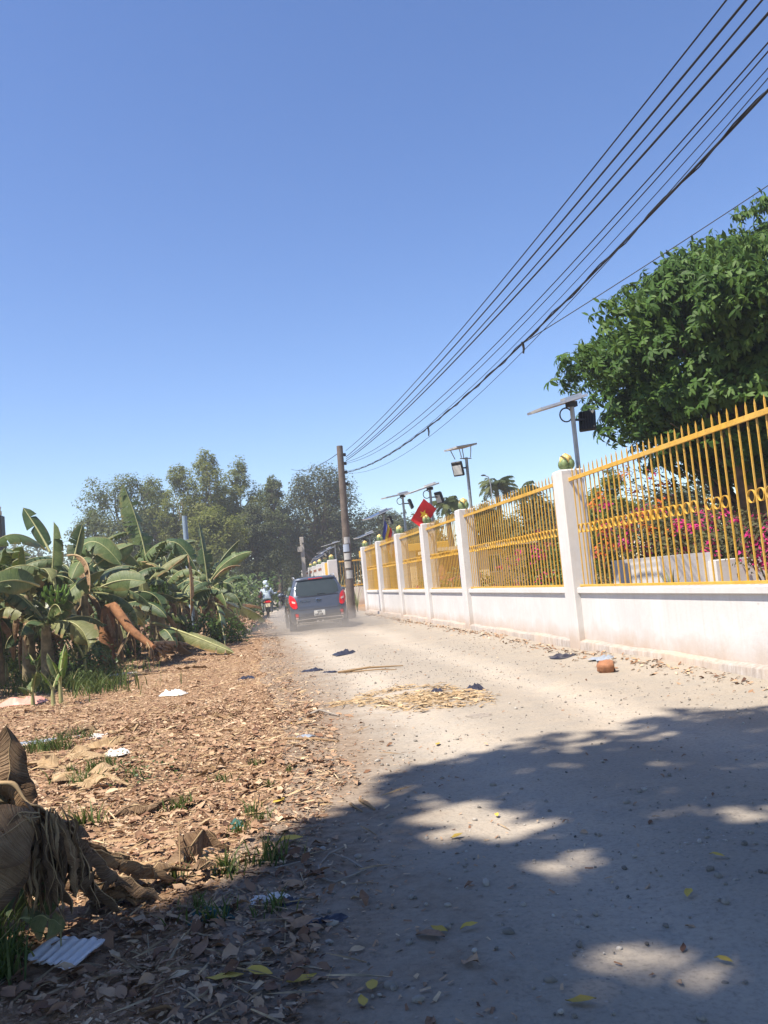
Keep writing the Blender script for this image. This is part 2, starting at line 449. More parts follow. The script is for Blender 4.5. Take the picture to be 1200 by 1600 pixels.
# ------------------------------------------------------------------ ground and road
EDGE_Y = np.array([-8, 2.0, 3.0, 4.0, 5.7, 8, 13.6, 25, 40, 90])
EDGE_X = np.array([0.0, 0.05, 0.11, 0.25, 0.60, 0.62, 0.52, 0.80, 0.55, 0.4])
def road_edge(y): return np.interp(y, EDGE_Y, EDGE_X) + 0.10*wob(0*np.asarray(y, float), y, 2.6, 3)
def height(x, y):
    """ground level: a flat worn road, a rougher, slightly raised verge to the left"""
    x = np.asarray(x, float); y = np.asarray(y, float)
    fade = np.clip((70 - np.abs(y)) / 40, 0, 1)
    h = 0.014*wob(x, y, 1.1) + 0.009*wob(x, y, 3.4, 5)
    for rx in (1.35, 2.85):
        h = h - 0.026*np.exp(-((x - rx - 0.12*wob(0*x, y, 0.5, 9))/0.28)**2)
    v = np.clip((road_edge(y) - x) / 0.7, 0, 1)
    h = h + v*(0.025 + 0.028*wob(x, y, 2.1, 11) + 0.016*wob(x, y, 5.3, 2))
    # soil banked against the foot of the wall
    h = h + 0.05*np.clip((x - 3.9)/0.5, 0, 1)*(1 + 0.6*wob(0*x, y, 1.7, 13))*np.clip((x < 5.2), 0, 1)
    return h*fade
def axis(*segs):
    out = []
    for a, b, s in segs:
        out.append(np.arange(a, b, s))
    return np.concatenate(out + [np.array([segs[-1][1]])])
def terrain(name, xs, ys, dz, mat, xmin=None, xmax=None):
    X, Y = np.meshgrid(xs, ys, indexing='ij')
    if xmin is not None:
        lo = xmin(Y); X = lo + (X - X.min())/(X.max() - X.min())*(xmax - lo)
    Z = height(X, Y) + dz(X, Y)
    a, b = X.shape
    I = np.arange(a*b).reshape(a, b)
    Q = np.stack([I[:-1, :-1], I[1:, :-1], I[1:, 1:], I[:-1, 1:]], -1).reshape(-1, 4)
    me = np_mesh(name, np.stack([X, Y, Z], -1).reshape(-1, 3), Q, mat, smooth=True)
    return tag(link(name, me), kind='structure')
gx = axis((-2500, -300, 400), (-300, -40, 40), (-40, -6, 2), (-6, -3, 0.3), (-3, 0.9, 0.07), (0.9, 4.4, 0.3), (4.4, 14, 1.0), (14, 60, 8), (60, 300, 60), (300, 2500, 500))
gy = axis((-300, -20, 40), (-20, 1.5, 1.5), (1.5, 9, 0.07), (9, 20, 0.25), (20, 72, 1.0), (72, 200, 16), (200, 3000, 400))
def under_road(X, Y):
    inside = np.clip((X - road_edge(Y) + 0.30)/0.25, 0, 1)*np.clip((4.5 - X)/0.3, 0, 1)
    return -0.03*inside
terrain('ground', gx, gy, under_road, MAT['earth'])
ry = axis((-12, 1.5, 1.0), (1.5, 10, 0.06), (10, 24, 0.25), (24, 96, 1.0))
terrain('road', np.linspace(0, 1, 46), ry, lambda X, Y: 0.004 + 0*X - 0.03*np.clip((road_edge(Y)-0.42-X)/0.12, 0, 1), MAT['road'],
        lambda Y: road_edge(Y) - 0.55, 4.48)

# ------------------------------------------------------------------ the white wall with ochre railings
POST_Y = [5.64, 11.36, 17.08, 20.78, 24.48, 28.19, 31.89]
X0, WP, HP = 4.39, 0.34, 2.50
XF = 4.53                                   # plane of the bars
def lotus_mesh():
    b = MB()
    b.lathe([(0.0, 0.0), (0.07, 0.0), (0.085, 0.02), (0.05, 0.05)], 12, 0)
    b.lathe([(0.045, 0.04), (0.085, 0.09), (0.09, 0.13), (0.075, 0.18), (0.04, 0.225), (0.0, 0.25)], 12, 1)
    for k in range(4):                      # four round green petals hugging the bud
        a = k*math.pi/2 + math.pi/4
        b.ball((0.062*math.cos(a), 0.062*math.sin(a), 0.088), (0.062, 0.062, 0.078), 9, 6, 0)
    for k in range(4):
        a = k*math.pi/2
        b.ball((0.052*math.cos(a), 0.052*math.sin(a), 0.15), (0.045, 0.045, 0.07), 8, 5, 1)
    return b.mesh('lotus_finial', [MAT['petal_green'], MAT['bud_yellow']])
LOTUS = lotus_mesh()
fence = empty('perimeter_fence', (4.56, 16, 0), 0,
              'long white wall with ochre spear railings and lotus topped posts beside the road', 'fence')
def local(o, root):                         # world-space mesh, parent standing at root.location
    o.location = -root.location
post_bm = MB(); post_bm.box((-WP/2, -WP/2, 0), (WP/2, WP/2, HP), 0, None, 0.018)
POSTM = post_bm.mesh('post', MAT['white'])
for y in POST_Y:
    p = link('post', POSTM, fence, (X0+WP/2-4.56, y-WP/2-16, 0))
    link('lotus_finial', LOTUS, p, (0, 0, HP))
bar_bm = MB()
bar_bm.box((-0.007, -0.007, 0.885), (0.007, 0.007, 2.46))
bar_bm.add([(-0.007,-0.007,2.46),(0.007,-0.007,2.46),(0.007,0.007,2.46),(-0.007,0.007,2.46),(0,0,2.512)],
           [(0,1,4),(1,2,4),(2,3,4),(3,0,4)])
BARM = bar_bm.mesh('bar', MAT['gold'])
ring_bm = MB()
vs = []; fs = []
for k in range(16):
    a = 2*math.pi*k/16
    for r, dx in ((0.061, -0.011), (0.061, 0.011), (0.055, 0.011), (0.055, -0.011)):
        vs.append((dx, r*math.cos(a), r*math.sin(a)))
for k in range(16):
    for q in range(4):
        fs.append((k*4+q, k*4+(q+1) % 4, ((k+1) % 16)*4+(q+1) % 4, ((k+1) % 16)*4+q))
ring_bm.add(vs, fs, 0, False)
RINGM = ring_bm.mesh('ring', MAT['gold'])
for i in range(len(POST_Y)-1):
    ya, yb = POST_Y[i], POST_Y[i+1]-WP      # clear bay
    w = MB(); w.box((4.49, ya-0.02, -0.05), (4.63, yb+0.02, 0.785)); local(w.build('base_wall', MAT['white'], fence), fence)
    w = MB(); w.box((4.45, ya-0.01, 0.785), (4.67, yb+0.01, 0.862), 0, None, 0.008); local(w.build('coping', MAT['white'], fence), fence)
    w = MB()                                # plinth with a slightly wavy, sloped top
    n = 24
    rows = []
    for k in range(n+1):
        y = ya + 0.002 + (yb-ya-0.004)*k/n
        zt = 0.135 + 0.008*math.sin(3.1*y) + 0.004*math.sin(9.7*y); xo = 0.006*math.sin(2.3*y)
        rows.append([(4.395+xo, y, -0.08), (4.40+xo, y, zt-0.012), (4.41+xo, y, zt), (4.50, y, zt+0.02)])
    w.sheet(rows); local(w.build('plinth', MAT['plinth'], fence), fence)
    yl = (ya+yb)/2; over = 0.05             # the rails run into the posts' faces
    for z0, z1, nm in ((0.872, 0.902, 'rail'), (2.325, 2.378, 'rail')):
        w = MB(); w.box((XF-0.034, ya-0.02, z0), (XF-0.0095, yb+0.02, z1), 0, None, 0.003)
        local(w.build(nm, MAT['gold'], fence), fence)
    nb = int(round((yb-ya)/0.14)); st = (yb-ya)/nb
    for k in range(nb):
        y = ya + st*(k+0.5)
        o = link('bar', BARM, fence, (XF-4.56 + random.uniform(-.002, .002), y-16, random.uniform(-.006, .004)))
        o.rotation_euler = (random.gauss(0, .0025), 0, 0)
    for k in range(nb-1):
        if i == 0 and k in (3, 9, 10, 14): continue
        y = ya + st*(k+1)
        o = link('ring', RINGM, fence, (XF-4.56, y-16, 1.66 + random.uniform(-.006, .006)))
        o.rotation_euler = (random.gauss(0, .06), 0, random.gauss(0, .05))

# the wall beyond the gate recess
wall2 = empty('far_wall', (4.6, 52, 0), 0, 'white wall of close-set lotus topped posts further up the road past the gate recess', 'wall')
for k in range(7):
    y = 45.0 + k*3.6
    b = MB(); b.box((4.40, y, 0), (4.40+0.5, y+0.45, 2.5), 0, None, 0.02)
    p = b.build('post', MAT['white'], wall2); local(p, wall2)
    c = link('lotus_finial', LOTUS, p, (4.62, y+0.2, 2.5)); c.scale = (1.25, 1.25, 1.25)
    if k < 6:
        b = MB(); b.box((4.46, y+0.44, 0), (4.66, y+3.61, 2.32 if k else 2.42))
        local(b.build('wall_panel', MAT['gold'] if False else MAT['white'], wall2), wall2)
        b = MB()
        for q in range(6):
            b.box((4.435, y+0.9+q*0.4, 2.08), (4.468, y+1.12+q*0.4, 2.22))
        if k: local(b.build('vent_slot', MAT['brown_wall'], wall2), wall2)
b = MB(); b.box((4.415, 45.47, 0), (4.465, 47.1, 2.40)); local(b.build('ochre_panel', MAT['yellow_wall'], wall2), wall2)

# the recess: railing seen face on, on a low wall
ret = empty('gate_railing', (5.8, 44.6, 0), 0, 'short ochre railing on a low white wall across the gate recess behind the pole', 'fence')
b = MB(); b.box((4.95, 44.5, 0), (7.6, 44.7, 0.95)); local(b.build('base_wall', MAT['white'], ret), ret)
for z in (1.02, 2.32):
    b = MB(); b.box((4.95, 44.56, z), (7.6, 44.64, z+0.07)); local(b.build('rail', MAT['gold'], ret), ret)
for k in range(18):
    b = link('bar', BARM, ret, (-0.8+k*0.15, 0.02, 0.02)); b.scale = (1.1, 1.1, 0.97)

# ------------------------------------------------------------------ electricity pole and wires
PB = gr(549, 967)
pole = empty('utility_pole', (3.42, 28.3, 0), 0, 'dark weathered concrete power pole at the roadside behind the blue-grey car', 'pole')
b = MB(); b.tube([(0, 0, -0.1), (0.03, 0, 2.0), (0.09, 0, 5.86)], [0.145, 0.135, 0.105], 10)
b.build('shaft', MAT['pole'], pole)
for z, c in ((5.55, 0), (5.25, 1), (4.95, 2), (4.55, 3)):
    b = MB(); b.box((0.16, -0.03, z-0.05), (0.22, 0.03, z+0.05)); b.lathe([(0.0, -0.06), (0.04, -0.05), (0.045, 0.0), (0.04, 0.05), (0, 0.06)], 8, 0, (0.24, 0, z))
    b.build('insulator', MAT['dark_metal'], pole)
for z0, z1, rx, m_ in ((1.35, 1.62, 0.0, 'paper'), (1.70, 1.92, -0.05, 'pole_pale'), (1.98, 2.2, -0.04, 'paper'), (2.25, 2.5, -0.06, 'paper_blue'), (2.52, 2.74, 0.03, 'paper')):
    b = MB(); rows = []
    for k in range(7):
        a = -math.pi/2 + (k-3)*0.26 + rx*5
        r = 0.147
        rows.append([(0.025+r*math.cos(a), r*math.sin(a), z0), (0.03+r*math.cos(a), r*math.sin(a), z1)])
    b.sheet(rows); b.build('pasted_notice', MAT[m_], pole)

def wire_pts(a, bpt, c, y_end=-14.0, x_end=3.9, n=40):
    """sagging span through the pole end a and two points on it"""
    ys = np.array([a[1], bpt[1], c[1]]); zs = np.array([a[2], bpt[2], c[2]])
    k = np.polyfit(ys, zs, 2)
    Y = np.linspace(a[1], y_end, n); Z = np.polyval(k, Y)
    xk = np.polyfit(ys, [a[0], bpt[0], c[0]], 1)
    return np.stack([np.polyval(xk, Y), Y, Z], -1)
WIRES = [  # pixel at the pole, half way, and at the frame edge; radius; what it looks like
    ((541, 704), (733, 496), (1140, 0), 0.0075, 'topmost black wire strung from the power pole over the road'),
    ((541, 714), (753, 488), (1171, 0), 0.010, 'thick black cable second from the top of the overhead bundle'),
    ((541, 717), (765, 492), (1196, 0), 0.008, 'black cable third from the top of the overhead bundle'),
    ((541, 720), (775, 492), (1200, 27), 0.0105, 'thick black cable lowest of the close upper bundle overhead'),
    ((541, 722), (800, 508), (1200, 73), 0.006, 'thin black wire uppermost of the loose middle pair overhead'),
    ((541, 724), (812, 508), (1200, 87), 0.0055, 'thin black wire lower of the loose middle pair overhead'),
    ((541, 736), (800, 540), (1200, 112), 0.004, 'faint thin wire just above the twisted lowest cable'),
    ((541, 739), (815, 548), (1200, 128), 0.004, 'faintest thin wire running beside the twisted lowest cable'),
]
for k, (p0, p1, p2, r, lab) in enumerate(WIRES):
    xs = 3.62 + 0.0*k
    A = atX(*p0, 3.62); A = at(p0[0], p0[1], 28.3); B = atX(*p1, 3.72); Cc = atX(*p2, 3.80)
    b = MB(); b.tube(wire_pts(A, B, Cc), r, 6); tag(b.build('overhead_wire', MAT['wire']), lab, 'wire', 'overhead wires')
A = at(541, 738, 28.3); B = atX(669, 668, 3.75); Cc = atX(1200, 141, 3.82)
W9 = wire_pts(A, B, Cc)
w9 = tag(MB().build('overhead_wire', MAT['wire']), 'lowest overhead cable, twisted, with two dangling tape ends', 'wire', 'overhead wires')
b = MB(); b.tube(W9, 0.011, 6)
tw = [(p[0]+0.02*math.cos(i*1.3), p[1], p[2]+0.02*math.sin(i*1.3)) for i, p in enumerate(np.array([[np.interp(y, W9[::-1, 1], W9[::-1, 0]), y, np.interp(y, W9[::-1, 1], W9[::-1, 2])] for y in np.linspace(-12, 28, 150)]))]
b.tube(tw, 0.006, 5)
w9.data = b.mesh('overhead_wire', MAT['wire'])
def on9(y): return np.array([np.interp(y, W9[::-1, 1], W9[::-1, 0]), y, np.interp(y, W9[::-1, 1], W9[::-1, 2])])
for yy, L in ((atX(669, 668, 3.75)[1], 0.17), (atX(816, 538, 3.78)[1], 0.13)):
    q = on9(yy); b = MB(); b.tube([q+(0, 0, 0.02), q+(0.01, 0, -L*0.5), q+(0.0, 0.01, -L)], [0.02, 0.016, 0.012], 6); b.build('tape_end', MAT['wire'], w9)
q = on9(atX(816, 538, 3.78)[1]); e = at(1200, 280, 9.0); e2 = q + (e-q)*2.2
b = MB(); b.tube([q + (e2-q)*t + np.array([0, 0, -0.25*4*t*(1-t)*0.3]) for t in np.linspace(0, 1, 14)], 0.0065, 6)
tag(b.build('service_wire', MAT['wire']), 'single wire branching off the lowest cable toward the big tree', 'wire')
# wires going off to the left from the pole
b = MB(); p0 = np.array([3.45, 28.3, 5.62]); p1 = at(470, 728, 47); p1 = p0 + (p1-p0)*1.5
b.tube([p0 + (p1-p0)*t - np.array([0, 0, 1.2*t*(1-t)]) for t in np.linspace(0, 1, 14)], 0.012, 6)
tag(b.build('overhead_wire', MAT['wire']), 'wire running from the power pole away over the dark far trees', 'wire', 'overhead wires')

# the smaller pale pole by the far wall
fp = empty('concrete_post', at(476, 900, 58)*np.array([1, 1, 0]), 0, 'slim pale concrete post with a small box standing by the far white wall', 'pole')
b = MB(); b.box((-0.13, -0.1, 0), (0.13, 0.1, 4.6), 0, None, 0.02); b.build('shaft', MAT['pole_pale'], fp)
b = MB(); b.box((-0.34, -0.2, 3.6), (-0.02, -0.11, 3.95)); b.build('meter_box', MAT['pole_pale'], fp)
b = MB(); b.box((0.0, -0.16, 4.1), (0.3, -0.11, 4.2)); b.build('bracket', MAT['dark_metal'], fp)

# ------------------------------------------------------------------ solar lamps on the posts
def solar_lamp(loc, h, yaw, ptilt, head_side, head_yaw, label, size=(0.34, 0.72), white=False, frame=False, scale=1.0):
    t = empty('solar_street_light', loc, yaw, label, 'street light', 'solar lights behind the white wall')
    b = MB(); b.tube([(0, 0, 0), (0, 0, h)], 0.034, 10); b.build('pole', MAT['galv'], t)
    M_ = Matrix.Translation((0, 0, h+(0.22 if frame else 0.05))) @ Matrix.Rotation(ptilt, 4, 'X')
    lx, ly = size
    b = MB(); off = -0.12 if frame else -0.24
    b.box((-lx/2, -ly/2+off, 0.003), (lx/2, ly/2+off, 0.026), 0, M_); p = b.build('solar_panel', MAT['panel_back'], t)
    b = MB(); b.box((-lx/2+0.012, -ly/2+off+0.012, 0.0265), (lx/2-0.012, ly/2+off-0.012, 0.031), 0, M_); b.build('cell_sheet', MAT['panel_face'] if not white else MAT['flag_white'], p)
    b = MB()
    for (x0, x1, y0, y1) in ((-lx/2-.008, lx/2+.008, -ly/2+off-.008, -ly/2+off), (-lx/2-.008, lx/2+.008, ly/2+off, ly/2+off+.008), (-lx/2-.008, -lx/2, -ly/2+off, ly/2+off), (lx/2, lx/2+.008, -ly/2+off, ly/2+off)):
        b.box((x0, y0, -0.002), (x1, y1, 0.033), 0, M_)
    b.build('panel_frame', MAT['alu'], p)
    if frame:
        b = MB()
        for x in (-lx*.35, lx*.35):
            for y in (-ly*.3+off, ly*.3+off):
                q = M_ @ Vector((x, y, 0)); b.tube([(q.x*0.75, q.y*0.75, h-0.02), q], 0.010, 6)
        b.tube([(0, -ly*.3, h-0.02), (0, ly*.25, h-0.02)], 0.012, 6)
        b.build('panel_stand', MAT['galv'], t)
    else:
        b = MB(); b.box((-0.05, -0.07, h-0.03), (0.05, 0.07, h+0.045)); b.build('bracket', MAT['dark_metal'], t)
        b = MB(); ring = [(0.07*math.cos(a)*0.4-0.03, -0.09+0.085*math.cos(a), h-0.14+0.10*math.sin(a)) for a in np.linspace(0.3, 6.1, 18)]
        b.tube(ring, 0.011, 6); b.build('cable_loop', MAT['wire'], t)
        b = MB(); q = M_ @ Vector((0, ly*0.12, 0.035)); b.box((-0.06, -0.13, 0.034), (0.06, 0.17, 0.075), 0, M_); b.build('battery_box', MAT['alu'], t)
    Hm = Matrix.Translation((0, 0.24*head_side, h-0.24)) @ Matrix.Rotation(head_yaw, 4, 'Z') @ Matrix.Rotation(rad(18), 4, 'X')
    b = MB(); b.tube([(0, 0, h-0.22), (0, 0.22*head_side, h-0.22)], 0.018, 6); b.build('head_arm', MAT['dark_metal'], t)
    b = MB(); b.box((-0.12, -0.03, -0.155), (0.12, 0.03, 0.155), 0, Hm, 0.012)
    for k in range(6): b.box((-0.105+k*0.04, 0.03, -0.13), (-0.095+k*0.04, 0.052, 0.13), 0, Hm)
    hd = b.build('lamp_head', MAT['dark_metal'], t)
    b = MB(); b.box((-0.095, -0.037, -0.12), (0.095, -0.031, 0.08), 0, Hm); b.build('lens', MAT['lens'], hd)
    return t
# yaw turns the panel's long side; -90 deg lays it across the road
LX = 4.80
solar_lamp((LX, 11.35, 0), 3.46, rad(-78), rad(14), 1, rad(225), 'nearest solar street light, its long brown-backed panel against the big tree', (0.36, 0.80))
solar_lamp((LX, 17.2, 0), 3.62, rad(-70), rad(8), -1, rad(30), 'second solar street light, flat panel on a stand above a tilted floodlight', (0.46, 0.52), False, True)
solar_lamp((LX, 20.9, 0), 3.40, rad(-75), rad(15), 1, rad(10), 'third solar street light with pale edged panel above the red flag', (0.36, 0.85), True)
solar_lamp((LX, 24.6, 0), 3.62, rad(-74), rad(9), 1, rad(-20), 'fourth solar street light, thin dark panel left of the red flag', (0.34, 0.8))
solar_lamp((LX, 28.3, 0), 3.45, rad(-70), rad(20), 1, rad(-10), 'fifth solar street light, its broad blue panel tilted toward the road', (0.62, 0.9))
solar_lamp((LX, 32.0, 0), 2.95, rad(-70), rad(16), -1, rad(-10), 'sixth solar street light, low and dark beside the power pole', (0.4, 0.7))
for k, (y, h, lab) in enumerate(((45.4, 3.35, 'solar light on the nearest post of the far wall, square pale lamp'), (48.8, 3.2, 'solar light second along the far wall with steep panel'), (53, 3.1, 'solar light third along the far wall'), (57, 3.0, 'solar light fourth along the far wall by the slim post'))):
    solar_lamp((4.9, y, 0), h, rad(-80+k*14), rad(12+k*6), 1 if k == 0 else -1, rad(0), lab, (0.5, 0.95))

# ------------------------------------------------------------------ flags
def cloth(w, h, n=14, m=8, amp=0.05, seed=0):
    P = np.zeros((n+1, m+1, 3))
    for i in range(n+1):
        for j in range(m+1):
            u, v = i/n, j/m
            P[i, j] = (u*w, amp*math.sin(5*u+2*v+seed)*u + 0.4*amp*math.sin(11*u-3*v), -v*h - 0.10*h*u*u)
    return P
fl = empty('national_flag', at(662, 779, 20.5), 0, 'red flag with a yellow star hanging beside the third lamp', 'flag')
P = cloth(0.72, 0.50)
ca = rad(128); Rm = np.array([[math.cos(ca), 0, -math.sin(ca)], [0, 1, 0], [math.sin(ca), 0, math.cos(ca)]])
ex = np.array([-0.50, 0.05, -0.62]); ex /= np.linalg.norm(ex); ez = np.array([-0.62, -0.1, 0.60]); ez = -(np.array([0.60, 0.12, -0.52])); ez /= np.linalg.norm(ez)
ny = np.cross(ez, ex); ny /= np.linalg.norm(ny)
def fmap(P): return P[..., 0:1]*ex + P[..., 1:2]*ny + P[..., 2:3]*ez
b = MB(); b.sheet(fmap(P)); b.build('cloth', MAT['flag_red'], fl); fl.scale = (.86, .86, .86)
st = []
for side in (1, -1):
    b = MB(); pts = []
    for k in range(10):
        a = math.pi/2 + k*math.pi/5; r = 0.135 if k % 2 == 0 else 0.055
        u = 0.36 + r*math.cos(a); v = 0.25 - r*math.sin(a)
        uu, vv = u/0.72, v/0.5
        pts.append((u, 0.05*math.sin(5*uu+2*vv)*uu+0.02*math.sin(11*uu-3*vv)+side*0.012, -v-0.05*uu*uu))
    uu, vv = .5, .5
    pts.append((0.36, 0.05*math.sin(5*uu+2*vv)*uu+0.02*math.sin(11*uu-3*vv)+side*0.012, -0.25-0.05*.25))
    b.add(fmap(np.array(pts)), [(10, k, (k+1) % 10) for k in range(10)], 0)
    b.build('star', MAT['flag_yellow'], fl)
fb = empty('striped_flag', at(601, 812, 28.0), 0, 'small drooping flag striped blue, yellow, red, white and orange', 'flag')
for k, m_ in enumerate(('flag_blue', 'flag_yellow', 'flag_red', 'flag_white', 'flag_orange')):
    P = cloth(0.17, 0.75, 4, 8, 0.05, k); P[..., 0] += k*0.165
    P = P @ np.array([[0.50, 0.1, -0.75], [0, 1, 0], [0.25, 0, 1.0]])
    b = MB(); b.sheet(P); b.build('stripe', MAT[m_], fb)

# ------------------------------------------------------------------ buildings behind the wall
yb = empty('yellow_building', (7.5, 40, 0), 0, 'low yellow gatehouse with cream columns behind the far railings', 'building')
def bx(name, lo, hi, m_, par, bev=0.0):
    b = MB(); b.box(lo, hi, 0, None, bev); o = b.build(name, MAT[m_], par); local(o, par if par.parent is None else par.parent); return o
bx('wall', (6.2, 41.0, 0), (9.9, 44.0, 2.45), 'yellow_wall', yb)
bx('roof_beam', (6.0, 40.3, 2.45), (10.1, 44.2, 2.80), 'yellow_wall', yb, 0.02)
for x in (7.30, 7.95, 8.95, 9.7):
    bx('column', (x, 40.5, 0), (x+0.34, 40.84, 2.45), 'cream_wall', yb, 0.02)
bx('door', (6.45, 40.95, 0.35), (7.2, 41.01, 2.2), 'yellow_wall', yb)
bx('window_pane', (8.4, 40.96, 0.9), (8.85, 41.01, 1.9), 'cream_wall', yb)
hb = empty('brown_house', (8.6, 28, 0), 0, 'small red-brown and cream house behind the second railing bay', 'house')
bx('wall', (6.75, 28.5, 0), (7.75, 31.0, 1.95), 'brown_wall', hb)
bx('wall', (7.76, 28.4, 0), (8.35, 31.0, 1.98), 'cream_wall', hb)
bx('wall', (8.36, 28.9, 0), (9.9, 31.0, 1.9), 'cream_wall', hb)
w_ = bx('window', (8.45, 28.86, 1.1), (8.95, 28.905, 1.75), 'flag_white', hb)
for x in (8.49, 8.73):
    b = MB(); b.box((x, 28.84, 1.15), (x+0.18, 28.862, 1.70)); b.build('pane', MAT['dark_glass'], w_)
bx('roof', (6.5, 28.2, 2.0), (10.1, 31.3, 2.12), 'cream_wall', hb)

# white garden walls and a slab by the big tree
q0 = at(930, 880, 13.0); q1 = at(1012, 880, 13.0)
gw = MB(); gw.box((6.2, 12.9, 0), (7.55, 13.1, 1.06)); tag(gw.build('garden_wall', MAT['white']), 'low white garden wall behind the bougainvillea', 'wall')
tw_ = empty('white_tomb', (7.3, 10.9, 0), 0, 'white slab with sloping end under the big tree behind the railing', 'tomb')
b = MB(); x0, x1 = at(1030, 868, 10.5)[0], at(1110, 868, 10.5)[0]
b.box((x0, 10.5, 0), (x1+0.02, 12.0, at(1050, 868, 10.5)[2])); local(b.build('block', MAT['white'], tw_), tw_)
b = MB(); xa, xb_ = at(1118, 872, 10.3)[0], at(1190, 872, 10.3)[0]; zt = at(1150, 873, 10.3)[2]
b.add([(xa,10.3,0),(xb_+0.35,10.3,0),(xb_+0.35,11.9,0),(xa,11.9,0),(xa,10.3,zt),(xb_,10.3,zt),(xb_,11.9,zt),(xa,11.9,zt)], [(0,3,2,1),(4,5,6,7),(0,1,5,4),(1,2,6,5),(2,3,7,6),(3,0,4,7)])
local(b.build('block', MAT['white'], tw_), tw_)

# pipe among the bananas, dark gate pier at the frame's left edge
pp = at(288, 806, 26.0)
b = MB(); b.tube([(pp[0]+0.02, 26, 0), (pp[0], 26, pp[2])], 0.075, 10); tag(b.build('pipe_post', MAT['pipe']), 'blue-grey pipe standing up out of the banana leaves', 'post')
q = at(2, 806, 20.0)
gp = empty('gate_pier', (q[0]-0.13, 20, 0), 0, 'dark pier with pale cap at the far left above the banana leaves', 'pillar')
b = MB(); b.box((-0.16, -0.16, 0), (0.16, 0.16, q[2]+0.0), 0, None, 0.01); b.build('shaft', MAT['dark_metal'], gp)
b = MB(); b.box((-0.12, -0.12, q[2]), (0.12, 0.12, q[2]+0.14), 0, None, 0.03); b.lathe([(0.12, 0.0), (0.14, 0.06), (0.06, 0.14), (0, 0.16)], 10, 0, (0, 0, q[2]+0.13)); b.build('cap', MAT['cream_wall'], gp)
# ------------------------------------------------------------------ leaves and trees
LEAF_T = np.array([[0, 0, 0], [0.26, 0.45, 0.06], [0, 1.0, -0.08], [-0.26, 0.45, 0.06], [0, 0.5, -0.03]])
LEAF_Q = np.array([[0, 1, 2, 4], [0, 4, 2, 3]])
def rosette(n=7, seed=1):
    r = np.random.default_rng(seed); V = []; Q = []
    for k in range(n):
        a = 2*math.pi*k/n + r.normal(0, .15); el = r.normal(-0.35, 0.5)
        ca, sa, ce, se = math.cos(a), math.sin(a), math.cos(el), math.sin(el)
        T = np.array([[0, 0, 0], [0.17, 0.35, 0.03], [0.15, 0.7, -0.03], [0, 1.0, -0.22], [-0.15, 0.7, -0.03], [-0.17, 0.35, 0.03], [0, 0.5, -0.04]])
        T = T @ np.array([[1, 0, 0], [0, ce, se], [0, -se, ce]])
        T = T @ np.array([[ca, sa, 0], [-sa, ca, 0], [0, 0, 1]])
        b = len(V)*0 + k*7
        V.append(T); Q += [[b, b+1, b+2, b+6], [b+6, b+2, b+3, b+4], [b, b+6, b+4, b+5]]
    return np.concatenate(V), np.array(Q)
ROS = [rosette(7, s) for s in (1, 2, 3)]

def ball_pts(n, rng, shell=0.0):
    d = norm(rng.normal(0, 1, (n, 3))); r = rng.uniform(shell**3, 1, n)**(1/3)
    return d * r[:, None]
def leaf_mass(centres, radii, per, size, rng, mat, tilt=1.1, T=LEAF_T, Q=LEAF_Q, shell=0.3, tint_jit=0.22, flat=1.0, cut=None):
    """leaves spread through clumps (centres, radii); tint varies by clump and by leaf"""
    n = len(centres)
    radii = np.broadcast_to(np.asarray(radii, float).reshape(-1, 1) if np.ndim(radii) == 1 else np.full((n, 1), radii), (n, 1))
    P = ball_pts(n*per, rng, shell).reshape(n, per, 3) * radii[:, :, None] * np.array([1, 1, flat]) + centres[:, None, :]
    P = P.reshape(-1, 3)
    ct = np.repeat(rng.uniform(0.25, 0.75, n), per)
    if cut is not None:
        k = cut(P); P = P[k]; ct = ct[k]
    m = len(P)
    cc = np.repeat(centres, per, 0)
    if cut is not None: cc = cc[k]
    ax = norm(P-cc)*.55 + norm(cc-centres.mean(0))*.5 + np.array([-.1, -.1, .55]) + rng.normal(0, .45, (m, 3))
    V, QQ, idx = scatter(T, Q, P, aim(ax, rng), size * rng.uniform(0.65, 1.25, m))
    tint = np.clip(ct + rng.normal(0, tint_jit, m), 0, 1)[idx]
    return np_mesh('crown', V, QQ, mat, tint=tint)

def branchy(b, base, top, targets, r0, rng, n=6, mi=0):
    """tapered trunk with limbs that fork out to the given points"""
    base = np.asarray(base, float); top = np.asarray(top, float)
    tr = [base + (top-base)*t + np.append(rng.normal(0, .04, 2)*np.linalg.norm(top-base)*(0 < t < 1), 0)*0.5 for t in np.linspace(0, 1, 7)]
    tr[0] = tr[0] - np.array([0, 0, .12])
    b.tube(tr, [r0*1.35] + [r0*(1-0.62*t) for t in np.linspace(0.1, 1, 6)], max(n, 8), mi)
    for tgt in targets:
        t = np.clip(rng.uniform(0.35, 0.95), 0, 1)
        s = base + (top-base)*t
        d = tgt - s; L = np.linalg.norm(d)
        if L < 0.2: continue
        mid = s + d*0.5 + np.array([0, 0, 0.10*L]) + rng.normal(0, 0.06*L, 3)
        rr = max(0.012, r0*(0.55-0.3*t)*min(1, L/2.5+0.3))
        b.tube([s, s+(mid-s)*0.5+rng.normal(0, .02*L, 3), mid, mid+(tgt-mid)*0.6+rng.normal(0, .03*L, 3), tgt], [rr, rr*.8, rr*.6, rr*.35, rr*.18], n, mi)

